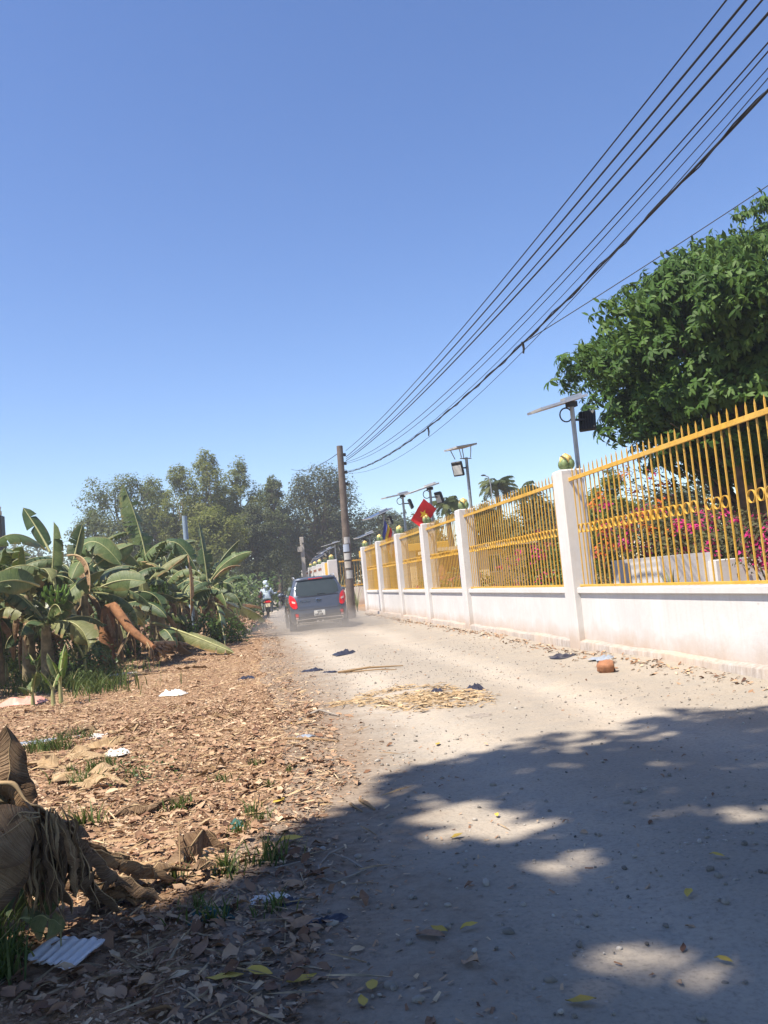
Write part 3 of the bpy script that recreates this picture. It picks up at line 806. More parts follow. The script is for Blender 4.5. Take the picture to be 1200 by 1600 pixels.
def tree(name, label, base, h, lobes, leaf, n_clump, per, rclump, mat, barkm, r0, rng, group=None, cat='tree', limbs=26, tilt=1.1, T=LEAF_T, Q=LEAF_Q, trunk_top=0.75, flat=0.75, shell=0.25):
    base = np.asarray(base, float)
    t = empty(name, base, 0, label, cat, group)
    cs = []
    for (c, r, w) in lobes:
        k = max(3, int(n_clump*w)); p = ball_pts(k, rng, 0.55)
        p = p*np.asarray(r) + np.asarray(c) - 0
        cs.append(p)
    cs = np.concatenate(cs)
    cs = cs[cs[:, 2] > 0.25]
    rc = rclump*rng.uniform(0.6, 1.3, len(cs))
    me = leaf_mass(cs, rc, per, leaf, rng, mat, tilt, T, Q, shell, flat=flat)
    link('crown', me, t)
    b = MB()
    cen = np.mean([np.asarray(c) for c, r, w in lobes], 0)
    pick = cs[rng.permutation(len(cs))[:limbs]]
    branchy(b, (0, 0, 0), (cen[0]*0.6, cen[1]*0.6, h*trunk_top), pick, r0, rng)
    b.build('trunk', barkm, t)
    return t

MAT['leaf_dark'] = leafy('glossy_dark_leaf', [(0.0, (0.026, 0.058, 0.012)), (0.5, (0.052, 0.112, 0.020)), (1.0, (0.095, 0.17, 0.030))], 0.28, 0.55, 0.22)
MAT['leaf_light'] = leafy('pale_green_leaf', [(0.0, (0.13, 0.155, 0.026)), (0.5, (0.20, 0.225, 0.045)), (1.0, (0.27, 0.285, 0.075))], 0.6, 0.5, 0.35)
MAT['leaf_grey'] = leafy('grey_green_leaf', [(0.0, (0.07, 0.095, 0.034)), (0.5, (0.125, 0.155, 0.055)), (1.0, (0.18, 0.20, 0.08))], 0.5, 0.55, 0.3)
MAT['leaf_olive'] = leafy('dull_olive_leaf', [(0.0, (0.035, 0.042, 0.02)), (0.5, (0.062, 0.075, 0.033)), (1.0, (0.10, 0.115, 0.05))], 0.3, 0.6, 0.25)
MAT['leaf_bush'] = leafy('bush_leaf', [(0.0, (0.03, 0.055, 0.015)), (0.5, (0.06, 0.105, 0.025)), (1.0, (0.12, 0.17, 0.045))], 0.28, 0.45, 0.4)
MAT['leaf_dusty'] = leafy('dusty_bush_leaf', [(0.0, (0.055, 0.05, 0.03)), (0.5, (0.095, 0.092, 0.045)), (1.0, (0.14, 0.14, 0.06))], 0.28, 0.6, 0.2)
MAT['bract'] = leafy('magenta_bract', [(0.0, (0.36, 0.015, 0.12)), (0.5, (0.58, 0.03, 0.20)), (1.0, (0.70, 0.09, 0.30))], 0.35, 0.6, 0.2, (0.6, 0.05, 0.2))
MAT['bract_orange'] = leafy('orange_bract', [(0.0, (0.55, 0.10, 0.03)), (1.0, (0.75, 0.24, 0.06))], 0.35, 0.6, 0.2, (0.7, 0.2, 0.05))
MAT['grass'] = leafy('grass_blade', [(0.0, (0.05, 0.085, 0.02)), (0.6, (0.10, 0.14, 0.035)), (1.0, (0.26, 0.22, 0.09))], 0.3, 0.55, 0.25)

# the big dark tree behind the railing, leaves in whorls on layered sprays
def big_tree():
    rng = np.random.default_rng(5)
    base = np.array([8.72, 13.6, 0.0]); t = empty('big_tree', base, 0, 'big dark green tree with whorled leaves behind the railing at the right', 'tree')
    cs = []
    while len(cs) < 350:
        d = norm(rng.normal(0, 1, 3)); d[2] = d[2]*0.9+0.12
        r = rng.uniform(0.78, 1.0) if len(cs) < 270 else rng.uniform(.3, .75)
        p = d*r*np.array([3.55, 3.5, 2.6]) + np.array([1.25, 0.1, 4.35])
        if p[2] < 2.1 or (p[2] < 2.8 and rng.random() < .5): continue
        p = p + 0.35*np.array([math.sin(p[2]*2.1), math.cos(p[0]*1.7), math.sin(p[0]*1.3+p[1])])
        cs.append(p)
    cs = np.array(cs)
    V = []; Qs = []; tint = []; off = 0
    for i, c in enumerate(cs):
        n = 62; a = rng.uniform(0, 6.28, n); rr = np.sqrt(rng.uniform(0, 1, n))*rng.uniform(.5, .85); out = norm((c-np.array([1.25, .1, 3.9]))*np.array([1, 1, .8]))
        P = np.stack([c[0]+rr*np.cos(a), c[1]+rr*np.sin(a), c[2]+0.22*(1-rr**2)-0.55*rr**2+rng.normal(0, .08, n)], -1)
        ax = out[None]*.75+np.array([-.15, -.15, .62])[None]+np.stack([np.cos(a)*rr, np.sin(a)*rr, 0*a], -1)*.45+rng.normal(0, .28, (n, 3))
        T, Q = ROS[i % 3]
        v, q, idx = scatter(T, Q, P, aim(ax, rng), rng.uniform(.10, .165, n)*np.where(rng.random(n) < .2, 1.25, 1))
        V.append(v); Qs.append(q+off); off += len(v)
        tint.append(np.clip(rng.uniform(.3, .7)+rng.normal(0, .2, n), 0, 1)[idx])
    link('crown', np_mesh('crown', np.concatenate(V), np.concatenate(Qs), MAT['leaf_dark'], tint=np.concatenate(tint)), t)
    b = MB()
    branchy(b, (0, 0, 0), (0.3, 0, 3.6), cs[rng.permutation(len(cs))[:60]], 0.24, rng, 7)
    for k in range(26):                     # bare lower twigs
        s = np.array([0.1, 0, rng.uniform(1.4, 2.8)]); e = s+np.array([rng.normal(-.2, 1.3), rng.normal(0, .8), rng.uniform(.3, 1.2)])
        b.tube([s, (s+e)/2+rng.normal(0, .12, 3), e], [.035, .02, .006], 5)
    b.build('trunk', MAT['bark'], t)
big_tree()

# trees whose shade falls over the near road, crowns cut to shape its edge and sun spots; they stand behind and left of the viewer
def sun_shift(z): return np.array([SUN_TRAVEL.x/-SUN_TRAVEL.z*z, SUN_TRAVEL.y/-SUN_TRAVEL.z*z])
SUN_SPOTS = [gr(1000, 1500), gr(745, 1288), gr(868, 1350), gr(925, 1345), gr(1045, 1275), gr(985, 1236), gr(825, 1312), gr(720, 1265), gr(1040, 1190), gr(690, 1290), gr(760, 1300), gr(1190, 1270), gr(845, 1590), gr(940, 1480), gr(1180,1590)]
SPOT_R = [.24, .29, .24, .17, .20, .15, .18, .24, .14, .16, .24, .2, .14, .14, .16]
SUN_SPOTS += [gr(690, 1252), gr(800, 1302), gr(640, 1262), gr(1000, 1470), gr(600, 1330), gr(1100, 1200)]
SPOT_R += [.17, .22, .10, .16, .08, .12]
SHADE_EDGE = [gr(-60, 1535), gr(60, 1512), gr(200, 1462), gr(300, 1425), gr(400, 1375), gr(478, 1305), gr(520, 1262), gr(585, 1240), gr(640, 1195), gr(700, 1178), gr(790, 1172), gr(850, 1150), gr(960, 1135), gr(1040, 1118), gr(1200, 1108), gr(1500, 1075)]
SE = np.array([[p[0], p[1]] for p in SHADE_EDGE])
def shade_tree(name, label, base, h, c, r, seed, n):
    rng = np.random.default_rng(seed)
    base = np.asarray(base, float); t = empty(name, base, 0, label, 'tree', 'shade trees behind the viewer')
    cs = ball_pts(n, rng, 0.2)*np.asarray(r) + np.asarray(c)          # in world space
    def keep(P):
        G = P[:, :2] + np.stack([sun_shift(1)[0]*P[:, 2], sun_shift(1)[1]*P[:, 2]], -1)   # where each leaf's shade lands
        lim = np.interp(G[:, 0], SE[:, 0], SE[:, 1]) + np.clip((G[:, 0]+.2)/.7, 0, 1)*0.30*wob(G[:, 0]*1.0, 0*P[:, 2], 2.6, 4)+np.clip((G[:, 0]+.2)/.7, 0, 1)*0.16*wob(G[:,0], P[:,2], 2.0, 9)
        k = G[:, 1] < lim
        for s, rr in zip(SUN_SPOTS, SPOT_R):
            dd = np.hypot((G[:, 0]-s[0])/1.25, G[:, 1]-s[1]); k &= dd > rr*(1+0.30*np.sin(np.arctan2(G[:, 1]-s[1], G[:, 0]-s[0])*3+s[0]*9))
        return k & (P[:, 2] > 7.2)
    me = leaf_mass(cs, rng.uniform(.6, 1.0, len(cs)), 85, 0.27, rng, MAT['leaf_dark'], 0.8, flat=0.6, shell=0.1, cut=keep)
    o = link('crown', me, t); o.location = -Vector(base)
    b = MB(); ok = cs[keep(cs)]
    branchy(b, (0, 0, 0), np.array([c[0]-base[0], c[1]-base[1], h*0.72])*np.array([.6, .6, 1]), (ok-base)[rng.permutation(len(ok))[:22]], 0.2, rng, 6)
    b.build('trunk', MAT['bark'], t)
shade_tree('shade_tree', 'broad leafy tree just behind the viewer whose crown shades the near road', (-4.6, -3.4, 0), 12.5, (-3.8, -0.6, 10.6), (4.6, 4.0, 2.2), 21, 420)
shade_tree('shade_tree', 'second leafy tree behind the viewer shading the left verge', (-9.4, -3.0, 0), 12.0, (-8.6, -1.8, 10.4), (4.0, 4.2, 2.2), 22, 300)
shade_tree('shade_tree', 'third leafy tree behind the viewer shading the road by the wall', (1.0, -6.4, 0), 12.5, (0.6, -2.8, 10.8), (4.4, 4.4, 2.2), 23, 420)
shade_tree('shade_tree', 'fourth leafy tree behind the viewer, added unseen to block sky light', (-3.0, -9.5, 0), 12.0, (-3.0, -8.0, 10.4), (5.0, 4.2, 2.4), 24, 300)  # added out of view: more canopy to dim the sky light in the shade
shade_tree('shade_tree', 'fifth leafy tree behind the viewer by the wall, added against sky light', (6.0, -7.5, 0), 12.0, (5.4, -6.5, 10.4), (4.0, 4.2, 2.4), 25, 260)  # likewise an added, unseen crown that holds back sky light

# far trees up the road
def far_trees():
    rng = np.random.default_rng(31)
    G = 'trees at the far end of the road'
    def T_(label, px, ptop, Y, wpx, kind, seed, group=G, low=0.25, r0=0.16, dens=1.0, leaf=None):
        rng = np.random.default_rng(seed)
        p = at(px, ptop, Y); s = Y/FOC; h = p[2]; w = wpx*s/2
        mat = MAT[{'l': 'leaf_light', 'g': 'leaf_grey', 'o': 'leaf_olive', 'd': 'leaf_dark'}[kind]]
        lobes = []
        z0 = h*low
        lobes.append(((0, 0, (h+z0)/2), (w*0.8, w*0.8, (h-z0)/2*0.95), 0.55))
        for k in range(4):
            a = rng.uniform(0, 6.28); zz = rng.uniform(z0+0.3*(h-z0), h*0.82)
            lobes.append(((w*.55*math.cos(a), w*.55*math.sin(a), zz), (w*.5, w*.5, (h-z0)*.2), 0.12))
        lobes.append(((rng.normal(0, .1*w), 0, h-0.12*(h-z0)), (w*.32, w*.32, (h-z0)*.12), 0.08))
        return tree('tall_tree' if kind == 'l' else 'leafy_tree', label, (p[0], Y, 0), h, lobes, leaf or 0.17, int(170*dens), 78, min(w*.25, .8), mat, MAT['bark_pale'] if kind == 'l' else MAT['bark'], r0, rng, group, flat=0.9)
    T_('rounded grey-green tree at the left behind the banana leaves', 188, 742, 52, 118, 'g', 1, low=.12)
    T_('grey-green bushy tree left edge of the far tree row', 142, 792, 55, 70, 'g', 2, low=.1)
    T_('pale green tree beside the rounded grey-green tree', 238, 745, 58, 80, 'l', 3)
    T_('tall pale tree left of the tallest far tree', 278, 724, 56, 74, 'l', 4)
    T_('tallest pale green tree of the far row', 320, 704, 55, 78, 'l', 5)
    T_('pale green tree right of the tallest one with pointed top', 366, 716, 57, 72, 'l', 6)
    T_('pale tree low in front of the far row above the ragged banana leaf', 336, 790, 50, 90, 'l', 7, low=.2)
    T_('slim tree between the pale row and the dark spreading tree', 424, 742, 60, 52, 'g', 8)
    T_('dull green tree under the slim one', 395, 790, 54, 80, 'o', 9, low=.1)
    # dark spreading tree with its limbs showing, behind the power pole
    p = at(492, 728, 62); h = p[2]; s = 62/FOC
    rg = np.random.default_rng(77)
    lob = [((0, 0, h*.60), (60*s, 50*s, h*.30), .4), ((-45*s, 0, h*.55), (36*s, 30*s, h*.26), .2), ((40*s, 0, h*.58), (40*s, 34*s, h*.26), .2), ((5*s, 0, h*.84), (42*s, 40*s, h*.14), .2), ((0, 2, h*.22), (62*s, 40*s, h*.2), .2)]
    tree('spreading_tree', 'dark spreading tree with visible limbs behind the power pole', (p[0], 62, 0), h, lob, 0.20, 300, 66, 0.85, MAT['leaf_olive'], MAT['bark'], 0.34, rg, None, limbs=60, trunk_top=.6)
    T_('dark tree low behind the slim concrete post', 448, 812, 70, 120, 'o', 11, low=0.0, dens=1.3)
    T_('dark tree closing the view above the far wall', 520, 800, 74, 130, 'o', 12, low=0.0, dens=1.3)
    T_('dull tree behind the yellow building left of the flag', 590, 792, 66, 84, 'o', 13, low=.1)
    T_('garden tree behind the fourth solar lamp', 625, 812, 60, 80, 'o', 14, low=.1)
    T_('garden tree behind the red flag', 668, 810, 52, 78, 'g', 15, low=.1)
    T_('dusty olive tree behind the second railing bay', 755, 792, 34, 110, 'o', 16, low=.05)
    T_('dusty tree behind the post nearest the big tree', 840, 775, 30, 120, 'o', 17, low=.05)
    T_('pale green feathery tree just right of the near post', 945, 735, 24, 85, 'l', 18, low=.1, leaf=.12)
    T_('olive tree far behind the bougainvillea', 1075, 760, 30, 190, 'o', 19, low=.05)
    T_('olive tree behind the white slab at the right edge', 1210, 770, 27, 170, 'o', 20, low=.05)
far_trees()

def undergrowth():
    rng = np.random.default_rng(41)
    # low thicket under the far trees
    cs = []
    for k in range(150):
        px = rng.uniform(120, 436); Y = rng.uniform(36, 60)
        p = at(px, 900, Y); cs.append([p[0]-0.6, Y, rng.uniform(.2, 1.7 if px > 250 else 2.2)])
    for k in range(60):
        Y = rng.uniform(66, 90); cs.append([rng.uniform(-3, 5.5), Y, rng.uniform(.2, 3.2)])
    me = leaf_mass(np.array(cs), np.full(len(cs), .8), 70, .22, rng, MAT['leaf_bush'], 1.2)
    tag(link('undergrowth', me), 'green thicket under the far trees', None, None, 'stuff')
    # dark wood behind everything
    cs = np.stack([rng.uniform(-34, 22, 420), rng.uniform(88, 104, 420), rng.uniform(.3, 7.5, 420)], -1)
    me = leaf_mass(cs, np.full(420, 1.9), 60, .5, rng, MAT['leaf_olive'], 1.2)
    tag(link('far_woods', me), 'dark far wood beyond the road end', None, None, 'stuff')
undergrowth()

# palms beyond the wall
def palm(label, px, py, Y, fr, seed, n=22):
    rng = np.random.default_rng(seed); p = at(px, py, Y)
    t = empty('palm_tree', (p[0], Y, 0), 0, label, 'palm', 'palms beyond the white wall')
    b = MB(); b.tube([(0, 0, -.1), (0.1, 0, p[2]*.5), (0, 0, p[2])], [.17, .13, .1], 8); b.build('trunk', MAT['bark'], t)
    for k in range(n):
        a = rng.uniform(0, 6.28); el = rng.uniform(-.2, 1.4); L = fr*rng.uniform(.8, 1.1)
        V = []; Q = []
        ax = np.array([math.cos(a), math.sin(a), 0])
        pts = [np.array([0, 0, p[2]])]; e = el
        for i in range(9):
            pts.append(pts[-1] + (ax*math.cos(e)+np.array([0, 0, math.sin(e)]))*L/9); e -= .17
        sd = np.cross(ax, [0, 0, 1])
        for i in range(1, 9):
            for sg in (-1, 1):
                for q in range(2):
                    o = pts[i] + (pts[i+1]-pts[i])*q*.5 if i < 9 else pts[i]
                    ll = L*.30*math.sin(math.pi*(i/10+.08))+.05
                    d = norm(sd*sg + ax*.55 + np.array([0, 0, -.35+rng.normal(0, .15)]))
                    w = norm(np.cross(d, [0.1, .2, 1]))*.02
                    b0 = len(V); V += [o-w, o+w, o+d*ll*.6+w*1.2+np.array([0, 0, .02]), o+d*ll-np.array([0, 0, .08])]; Q.append([b0, b0+1, b0+2, b0+3])
        link('frond', np_mesh('frond', np.array(V), np.array(Q), MAT['leaf_grey'], tint=np.full(len(V), rng.uniform(.2, .8))), t)
palm('left of the two palm heads behind the second railing bay', 775, 762, 38, 1.05, 3)
palm('right of the two palm heads behind the second railing bay', 815, 768, 38, 1.0, 4)
palm('palm behind the third solar lamp', 697, 790, 36, .95, 5)
palm('dark low palm between the second lamp and its post', 738, 812, 33, .8, 6)
gl = empty('garden_lamp', at(765, 742, 37)*np.array([1, 1, 0]), 0, 'thin curved lamp post sticking up left of the palms', 'street light')
zt = at(765, 742, 37)[2]; b = MB(); b.tube([(0, 0, 0), (0, 0, zt-.4), (-.06, 0, zt-.1), (-.25, 0, zt)], .025, 6); b.build('pole', MAT['galv'], gl)
b = MB(); b.ball((-.3, 0, zt), (.12, .05, .04)); b.build('lamp_head', MAT['dark_metal'], gl)

# bougainvillea and garden shrubs behind the railing
def shrub(label, c, r, n, per, leafm, flower, nf, seed, leaf=.075, name='flowering_shrub', fl_size=.07):
    rng = np.random.default_rng(seed); base = np.array([c[0], c[1], 0])
    t = empty(name, base, 0, label, 'shrub')
    cs = ball_pts(n, rng, .5)*np.asarray(r) + np.array([0, 0, c[2]]); cs = cs[cs[:, 2] > min(.1, c[2]*.3)]
    link('foliage', leaf_mass(cs, rng.uniform(.15, .38, len(cs)), per, leaf, rng, leafm, 1.4), t)
    if nf:
        k = norm(rng.normal(0, 1, (nf, 3)))*np.asarray(r)*rng.uniform(.75, 1.08, (nf, 1)) + np.array([0, 0, c[2]]); k = k[(k[:, 2] > .4)]
        for m_, kk in zip(flower, np.array_split(k, len(flower))):
            link('blossom', leaf_mass(kk, rng.uniform(.06, .17, len(kk)), 26, fl_size, rng, MAT[m_], 1.4), t)
    b = MB()
    for q in range(14):
        e = cs[rng.integers(len(cs))]; b.tube([(rng.normal(0, .08), rng.normal(0, .08), -.05), e*np.array([.4, .4, .5]), e], [.025, .015, .005], 5)
    b.build('stem', MAT['bark'], t)
shrub('bougainvillea with magenta blossom behind the near railing, next to the post', (6.3, 12.6, 1.05), (.85, .7, .95), 80, 60, MAT['leaf_dusty'], ('bract', 'bract_orange'), 54, 1)
shrub('broad bougainvillea full of magenta blossom in the middle of the near bay', (7.0, 11.9, 1.0), (1.0, .8, .8), 100, 60, MAT['leaf_dusty'], ('bract',), 60, 2)
shrub('bougainvillea sprays of magenta in front of the white slab', (6.6, 9.7, 1.22), (.42, .4, .32), 16, 40, MAT['leaf_dusty'], ('bract',), 30, 3)
shrub('tall orange-flowered shrub rising behind the near railing', (6.9, 14.0, 2.05), (.9, .6, .75), 22, 30, MAT['leaf_bush'], ('bract_orange', 'bract'), 22, 4)
shrub('green and pink flowering shrub behind the second bay near the post', (6.0, 15.2, .95), (.8, .9, .75), 70, 60, MAT['leaf_bush'], ('bract', 'bract'), 26, 5)
shrub('large dusty green shrub behind the second bay', (7.4, 19.5, 1.1), (1.3, 1.2, 1.2), 90, 60, MAT['leaf_dusty'], ('bract',), 24, 6)
shrub('pink-flowered hedge behind the third railing bay', (5.9, 22.5, .75), (.8, 1.2, .5), 60, 60, MAT['leaf_bush'], ('bract',), 26, 7)
shrub('pale pink-flowered shrub behind the fourth railing bay', (6.0, 27.5, .75), (.5, .9, .5), 40, 60, MAT['leaf_bush'], ('bract',), 12, 8)
shrub('dark leafy hedge before the low white garden wall', (6.3, 12.0, .55), (.75, .4, .5), 60, 60, MAT['leaf_bush'], (), 0, 9, name='garden_shrub')
# strap-leaved plants
def strap(label, c, n, L, seed, mat):
    rng = np.random.default_rng(seed); t = empty('strap_leaved_plant', c, 0, label, 'plant')
    for k in range(n):
        a = rng.uniform(0, 6.28); l = L*rng.uniform(.6, 1.1); sp = rng.uniform(.1, .5)*l
        d = np.array([math.cos(a), math.sin(a), 0]); s_ = np.array([-d[1], d[0], 0])*.022
        P = [[d*sp*u**1.6 + np.array([0, 0, l*u*(1-.15*u)]) + sg*s_*(1-u)**.6*(1 if u < .95 else 0) for sg in (-1, 0, 1)] for u in np.linspace(0, 1, 6)]
        b = MB(); b.sheet(P); link('leaf', b.mesh('leaf', mat), t)
MAT['strap'] = simple('strap_leaf', (0.15, 0.17, 0.07), .5, 0, .3, 12)
strap('spiky tuft of strap leaves before the gate railing left of the pole', (4.55, 42.5, 0), 26, 2.1, 1, MAT['strap'])
strap('spiky plant against the farthest railing post', (4.25, 33.2, 0), 14, 1.5, 2, MAT['strap'])
strap('small spiky plant in front of the white slab', (at(1048, 900, 9.6)[0], 9.6, .55), 18, .55, 3, MAT['strap'])
# ------------------------------------------------------------------ banana plants
def banana_mat(name, c_dark, c_mid, c_light, edge, edge_amt, trans=0.16, tcol=(0.16, 0.20, 0.03), rough=0.5, vein=0.5, spec=0.35):
    m, nt, b = new_mat(name)
    tu = N(nt, 'ShaderNodeAttribute', attribute_name='tint').outputs['Fac']      # along the midrib
    tv = N(nt, 'ShaderNodeAttribute', attribute_name='edge').outputs['Fac']      # midrib to margin
    c = coords(nt, 'Object')
    n1 = noise(nt, 3.5, 5, 0.65, c); n2 = noise(nt, 16, 4, 0.65, c)
    lines = N(nt, 'ShaderNodeTexNoise', noise_dimensions='1D'); lines.inputs['Scale'].default_value = 55; lines.inputs['Detail'].default_value = 3
    nt.links.new(math_(nt, 'ADD', tu, math_(nt, 'MULTIPLY', tv, 0.10)), lines.inputs['W'])
    f = math_(nt, 'ADD', math_(nt, 'MULTIPLY', n1, 0.65), math_(nt, 'MULTIPLY', lines.outputs['Fac'], 0.35))
    col = ramp(nt, f, [(0.34, c_dark), (0.5, c_mid), (0.64, c_light)])
    dust = math_(nt, 'MULTIPLY', ramp(nt, n2, [(0.45, 0.0), (0.75, 1.0)]), 0.35)
    col = mix(nt, dust, col, tuple(min(1, x*1.5+.02) for x in c_light))
    e = math_(nt, 'ADD', tv, math_(nt, 'MULTIPLY', math_(nt, 'SUBTRACT', n1, 0.5), 1.6))
    col = mix(nt, math_(nt, 'MULTIPLY', ramp(nt, e, [(0.80, 0.0), (0.98, 1.0)]), edge_amt), col, edge)
    nt.links.new(col, b.inputs['Base Color']); b.inputs['Roughness'].default_value = rough
    b.inputs['Specular IOR Level'].default_value = spec
    bump(nt, b, lines.outputs['Fac'], vein, 0.012)
    tr = N(nt, 'ShaderNodeBsdfTranslucent'); nt.links.new(mix(nt, 0.5, col, tcol), tr.inputs['Color'])
    mx = N(nt, 'ShaderNodeMixShader'); mx.inputs[0].default_value = trans
    nt.links.new(b.outputs[0], mx.inputs[1]); nt.links.new(tr.outputs[0], mx.inputs[2])
    nt.links.new(mx.outputs[0], nt.nodes['Material Output'].inputs['Surface'])
    return m
MAT['ban_green'] = banana_mat('banana_leaf_dusty', (0.050, 0.085, 0.026), (0.082, 0.122, 0.038), (0.130, 0.165, 0.056), (0.24, 0.17, 0.06), 0.45)
MAT['ban_dark'] = banana_mat('banana_leaf_dark', (0.024, 0.050, 0.016), (0.040, 0.072, 0.024), (0.068, 0.100, 0.038), (0.18, 0.13, 0.05), 0.35)  # mature dark leaf; also mixed in to stand for blades in shade
MAT['ban_young'] = banana_mat('banana_leaf_young', (0.070, 0.150, 0.022), (0.110, 0.200, 0.035), (0.160, 0.260, 0.060), (0.2, 0.2, 0.06), 0.3, 0.28, (0.25, 0.36, 0.03))
MAT['ban_olive'] = banana_mat('banana_leaf_wilting', (0.100, 0.110, 0.038), (0.150, 0.160, 0.060), (0.210, 0.210, 0.090), (0.32, 0.20, 0.09), 0.8)
MAT['ban_dry'] = banana_mat('banana_leaf_dry', (0.165, 0.092, 0.045), (0.26, 0.162, 0.086), (0.37, 0.255, 0.148), (0.16, 0.09, 0.05), 0.6, 0.12, (0.3, 0.16, 0.05), 0.7, 0.9, 0.2)
MAT['ban_drydark'] = banana_mat('banana_leaf_drydark', (0.075, 0.044, 0.025), (0.155, 0.096, 0.054), (0.26, 0.175, 0.105), (0.10, 0.06, 0.04), 0.6, 0.08, (0.2, 0.1, 0.04), 0.7, 0.9, 0.2)
MAT['ban_pale'] = banana_mat('banana_leaf_bleached', (0.26, 0.17, 0.09), (0.40, 0.28, 0.16), (0.50, 0.38, 0.24), (0.2, 0.12, 0.06), 0.4, 0.1, (0.3, 0.16, 0.05), 0.8, 0.7, 0.2)
MAT['midrib'] = simple('banana_midrib', (0.30, 0.30, 0.13), 0.5, 0, 0.25, 10)
MAT['midrib_dry'] = simple('dry_midrib', (0.36, 0.25, 0.13), 0.7, 0, 0.3, 10)
MAT['pseudo'] = simple('banana_stem_sheaths', (0.20, 0.16, 0.09), 0.7, 0, 0.5, 9, 0.3, 0.5)
MAT['pseudo_brown'] = simple('dead_stem_sheaths', (0.24, 0.115, 0.055), 0.8, 0, 0.45, 8, 0.2, 0.7)
MAT['banana_skin'] = simple('unripe_banana_skin', (0.10, 0.19, 0.03), 0.45, 0, 0.2, 8)

def leaf_blade(path, W, hint, rng, blade, rib, fold=0.35, tear=0.25, droop=0.35, rib_r=0.016, bare=0.10, name='leaf', parent=None, tipk=0.75, dangle=0.0, crumple=0.0):
    """one banana leaf: midrib along path, blade both sides torn into strips"""
    path = np.asarray(path, float); n = len(path)
    seg = np.r_[0, np.cumsum(np.linalg.norm(np.diff(path, axis=0), axis=1))]; u = seg/seg[-1]
    T = norm(np.gradient(path, axis=0))
    hint = np.asarray(hint, float)
    Nn = norm(hint[None]-T*np.sum(T*hint, 1, keepdims=True)); S = np.cross(T, Nn)
    uu = np.clip((u-bare)/(1-bare), 0, 1)
    w = W/2*np.clip(np.sin(math.pi*np.clip(uu, 0, 1)**0.85), 0, 1)**0.5*np.where(uu > .9, np.sqrt(np.clip((1-uu)/.1, 0, 1)), 1)*tipk**uu
    V = []; Q = []; mi = []; tu = []; tv = []
    NV = 5
    for sg in (-1, 1):
        i = int(np.searchsorted(u, bare)); i = max(i-1, 0)
        ang = fold + rng.normal(0, .05); skew = rng.uniform(.05, .2)
        while i < n-1:
            k = 1
            while i+k < n-1 and rng.random() > tear: k += 1
            ids = list(range(i, i+k+1)); b0 = len(V)
            extra = abs(rng.normal(0, dangle)) if dangle else 0
            for a, j in enumerate(ids):
                inset = (0.06 if a == 0 else (-0.06 if a == len(ids)-1 else 0))*(1 if k > 0 and tear > 0 else 0)
                step = np.linalg.norm(path[min(j+1, n-1)]-path[max(j-1, 0)])*.5
                p = path[j].copy()
                for v in range(NV):
                    f = v/(NV-1)
                    if v > 0:
                        an = ang + (droop*1.6*(f**1.3)) + extra*f
                        d = sg*S[j]*math.cos(an) - Nn[j]*math.sin(an) + T[j]*skew
                        p = p + d*w[j]/(NV-1) + T[j]*inset*step*f
                        if dangle: p = p + np.array([0, 0, -1])*w[j]/(NV-1)*extra*.6
                    V.append(p.copy()); tu.append(u[j]*1.0); tv.append(f)
            m = len(ids)
            for a in range(m-1):
                for v in range(NV-1):
                    q = [b0+a*NV+v, b0+(a+1)*NV+v, b0+(a+1)*NV+v+1, b0+a*NV+v+1]
                    Q.append(q if sg > 0 else q[::-1]); mi.append(0)
            i += k
            ang = np.clip(ang + rng.normal(0, .36 if tear else .0), fold-.5, fold+.9); skew = np.clip(skew+rng.normal(0, .08), -.05, .35)
    # midrib
    b0 = len(V); nr = 6
    for j in range(n):
        r = rib_r*(1-0.82*u[j])
        for k in range(nr):
            a = 2*math.pi*k/nr
            V.append(path[j]+S[j]*r*math.cos(a)+Nn[j]*r*(math.sin(a)-.3)); tu.append(u[j]); tv.append(0)
    for j in range(n-1):
        for k in range(nr): Q.append([b0+j*nr+k, b0+j*nr+(k+1) % nr, b0+(j+1)*nr+(k+1) % nr, b0+(j+1)*nr+k]); mi.append(1)
    V = np.array(V)
    if crumple:
        k1 = rng.normal(0, 1, (3, 3, 4)); ph = rng.uniform(0, 6.28, (3, 4)); f_ = 6.5/max(W, .1)**.5
        for ax_ in range(3):
            for q_ in range(4): V[:, ax_] += crumple/(1+.6*q_)*np.sin(V @ k1[:, ax_, q_]*f_*(1+.7*q_)+ph[ax_, q_])
        V[:, 2] = np.maximum(V[:, 2], height(V[:, 0], V[:, 1])+.004)
    me = np_mesh(name, V, np.array(Q), [blade, rib], mi, np.array(tu), True)
    a = me.attributes.new('edge', 'FLOAT', 'POINT'); a.data.foreach_set('value', np.asarray(tv, np.float32))
    o = link(name, me, parent)
    if parent is not None: local(o, parent)
    return o
def arc(p0, p1, lift, n=20):
    """curve from p0 to p1 with its middle lifted"""
    p0 = np.asarray(p0, float); p1 = np.asarray(p1, float); c = (p0+p1)/2 + np.asarray(lift, float)
    t = np.linspace(0, 1, n)[:, None]
    return (1-t)**2*p0 + 2*t*(1-t)*c + t*t*p1
def shoot(p, az, el, L, bend, n=20):
    pts = [np.asarray(p, float)]; e = el
    for i in range(n-1):
        d = np.array([math.cos(az)*math.cos(e), math.sin(az)*math.cos(e), math.sin(e)])
        pts.append(pts[-1] + d*L/(n-1)); e = e - bend*(0.25+1.5*(i/n))/(n-1)
    return np.array(pts)
BM = {'p': ('ban_pale', 'midrib_dry'), 'g': ('ban_green', 'midrib'), 'd': ('ban_dark', 'midrib'), 'y': ('ban_young', 'midrib'), 'o': ('ban_olive', 'midrib'), 'b': ('ban_dry', 'midrib_dry'), 'k': ('ban_drydark', 'midrib_dry')}
CAMV = norm(np.array([0.1, -1, 0.35]))
